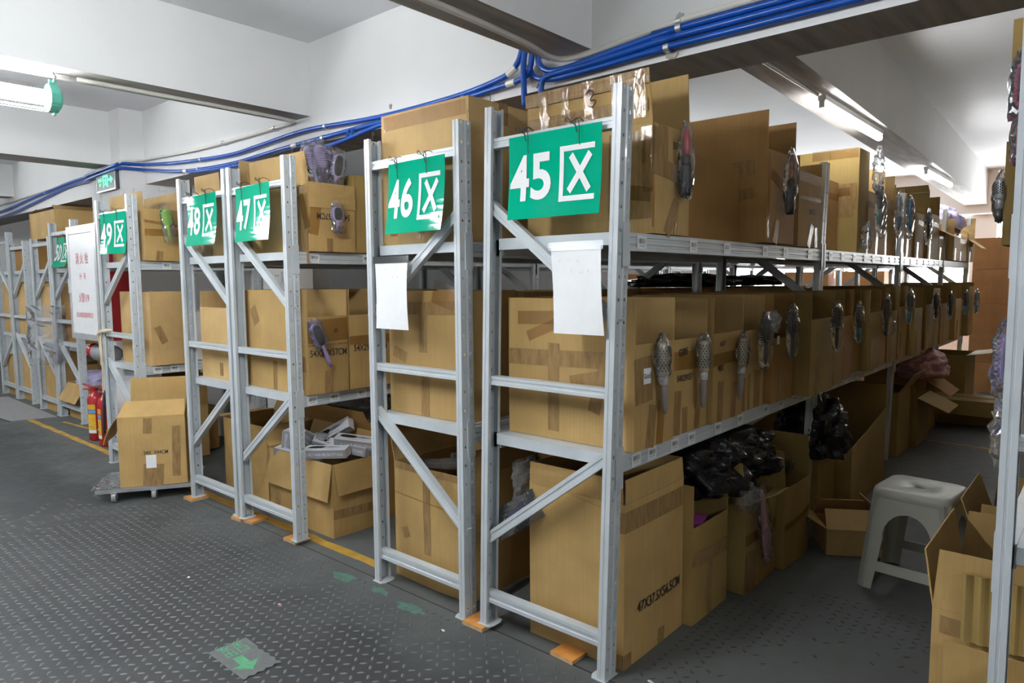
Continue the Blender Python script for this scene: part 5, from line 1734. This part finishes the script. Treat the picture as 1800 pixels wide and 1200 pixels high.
brush('second maroon bagged brush below the high one across the aisle', (.855, .28, 1.775), 'paddle', 'maroon', 'maroon', .16, rz=PI * .75, seed=97, bag_len=.14, bag_w=.08)
brush('large purple bagged brush hung on the upright across the picking aisle', (.845, .26, 1.245), 'paddle', 'purple', 'purple', .29, rx=.03, rz=PI * .7, seed=98, show='back', bag_len=.2, bag_w=.085)
tag(film_bag(.08, .04, .2, 99, None, 'film', loc=(.81, .24, 1.10), name='film_scrap', amp=.02), 'clear film tail hanging under the large purple brush', 'plastic film')
tq = thing('teal_carton', 'teal carton standing on the lower shelf across the aisle', 'box', (1.06, .16, .752))
G().box(-.13, -.05, 0, .13, .08, .26).build('body', 'teal_plastic', tq)
G().box(-.11, -.0512, .10, .11, -.0502, .2).build('print_panel', 'giftbox_white', tq)
for k, (y0, y1) in enumerate(((1.5, 2.0), (2.1, 2.7), (2.75, 3.35), (3.4, 3.95), (4.05, 4.7), (4.75, 5.4))):  # unseen cartons added to block bounce light and darken the picking aisle
    for li, (z0, h) in enumerate(((.001, .62), (.752, .60), (1.4935, .45))):
        carton('%s carton from the overhanging one along the %s across the aisle' % (ORD[k], ['floor', 'lower shelf', 'upper shelf'][li]), .82, 1.40, y0, y1, z0, h, mat='card_olive', group=GR)
carton('tan carton on the floor inside the rack across the aisle', .93, 1.36, .12, .50, .001, .37, mat='card_light', group=GR)
carton('brown carton on the lower shelf across the picking aisle', .88, 1.38, .32, .70, .752, .42, mat='card_tan', group=GR)
carton('crumpled open carton leaning out on the floor across the picking aisle', .675, 1.28, .26, .74, .001, .46, mat='card_tan', flaps=[('f', .17, 4, 0, .55, -6), ('l', .16, 10), ('b', .15, 10)],
       tapes=[('l', .05, .3, .42, .32, .06, 'tape_clear'), ('f', .02, .42, .6, .41, .05, 'tape')], group=GR, bulge=.012)
pc = thing('cardboard_piece', 'torn cardboard piece leaning on the crumpled carton across the aisle', 'cardboard', (.77, .238, .12), rot=(.03, 0, 0))
G().sheet(lambda u, v: ((u - .3) * .20, -.006 * math.sin(3 * u), (v - .1) * .30 + .012 * noise.noise(Vector((u * 4, v * 2, 1)))), 6, 6, .005).build('sheet', 'card_tan', pc)
pc = thing('cardboard_piece', 'ribbed cardboard flap lying on the crumpled carton across the aisle', 'cardboard', (.815, .238, .40), rot=(.05, 0, 0))
G().sheet(lambda u, v: ((u - .4) * .17, -.004 * math.sin(30 * u), v * .19), 20, 4, .004).build('sheet', 'card_olive', pc)
carton('open carton with black contents behind the crumpled one across the aisle', .69, 1.25, .95, 1.40, .001, .44, mat='card_tan', flaps=[('f', .15, 6), ('l', .16, 20), ('b', .16, -8)], texts=[('f', .12, .40, .03, 'B=553A')], group=GR)
lump('black contents of the open carton across the aisle', 'black_bag', 'bag', (.92, 1.18, .36), (.40, .30, .22), 'black_film', 71)

# ------------------------------------------------------------------ small litter on the main aisle floor
for k, (x, y, m, lab) in enumerate(((-1.62, -.42, 'pink_plastic', 'tiny pink scrap on the treaded floor'), (-.92, -.12, 'paper', 'tiny white scrap near the foot of rack 46'), (-.12, .10, 'paper', 'tiny white scrap beside the foot of rack 45'), (-2.2, -.55, 'paper', 'tiny white scrap in the middle of the treaded floor'))):
    rnd = random.Random(k)
    pts = [(.012 * math.cos(2 * PI * i / 6) * rnd.uniform(.5, 1.2), .007 * math.sin(2 * PI * i / 6) * rnd.uniform(.5, 1.2)) for i in range(6)]
    tag(G().prism(pts, .002, .0045).build('paper_scrap', m, loc=(x, y, .0015)), lab, 'scrap', 'small scraps on the floor')
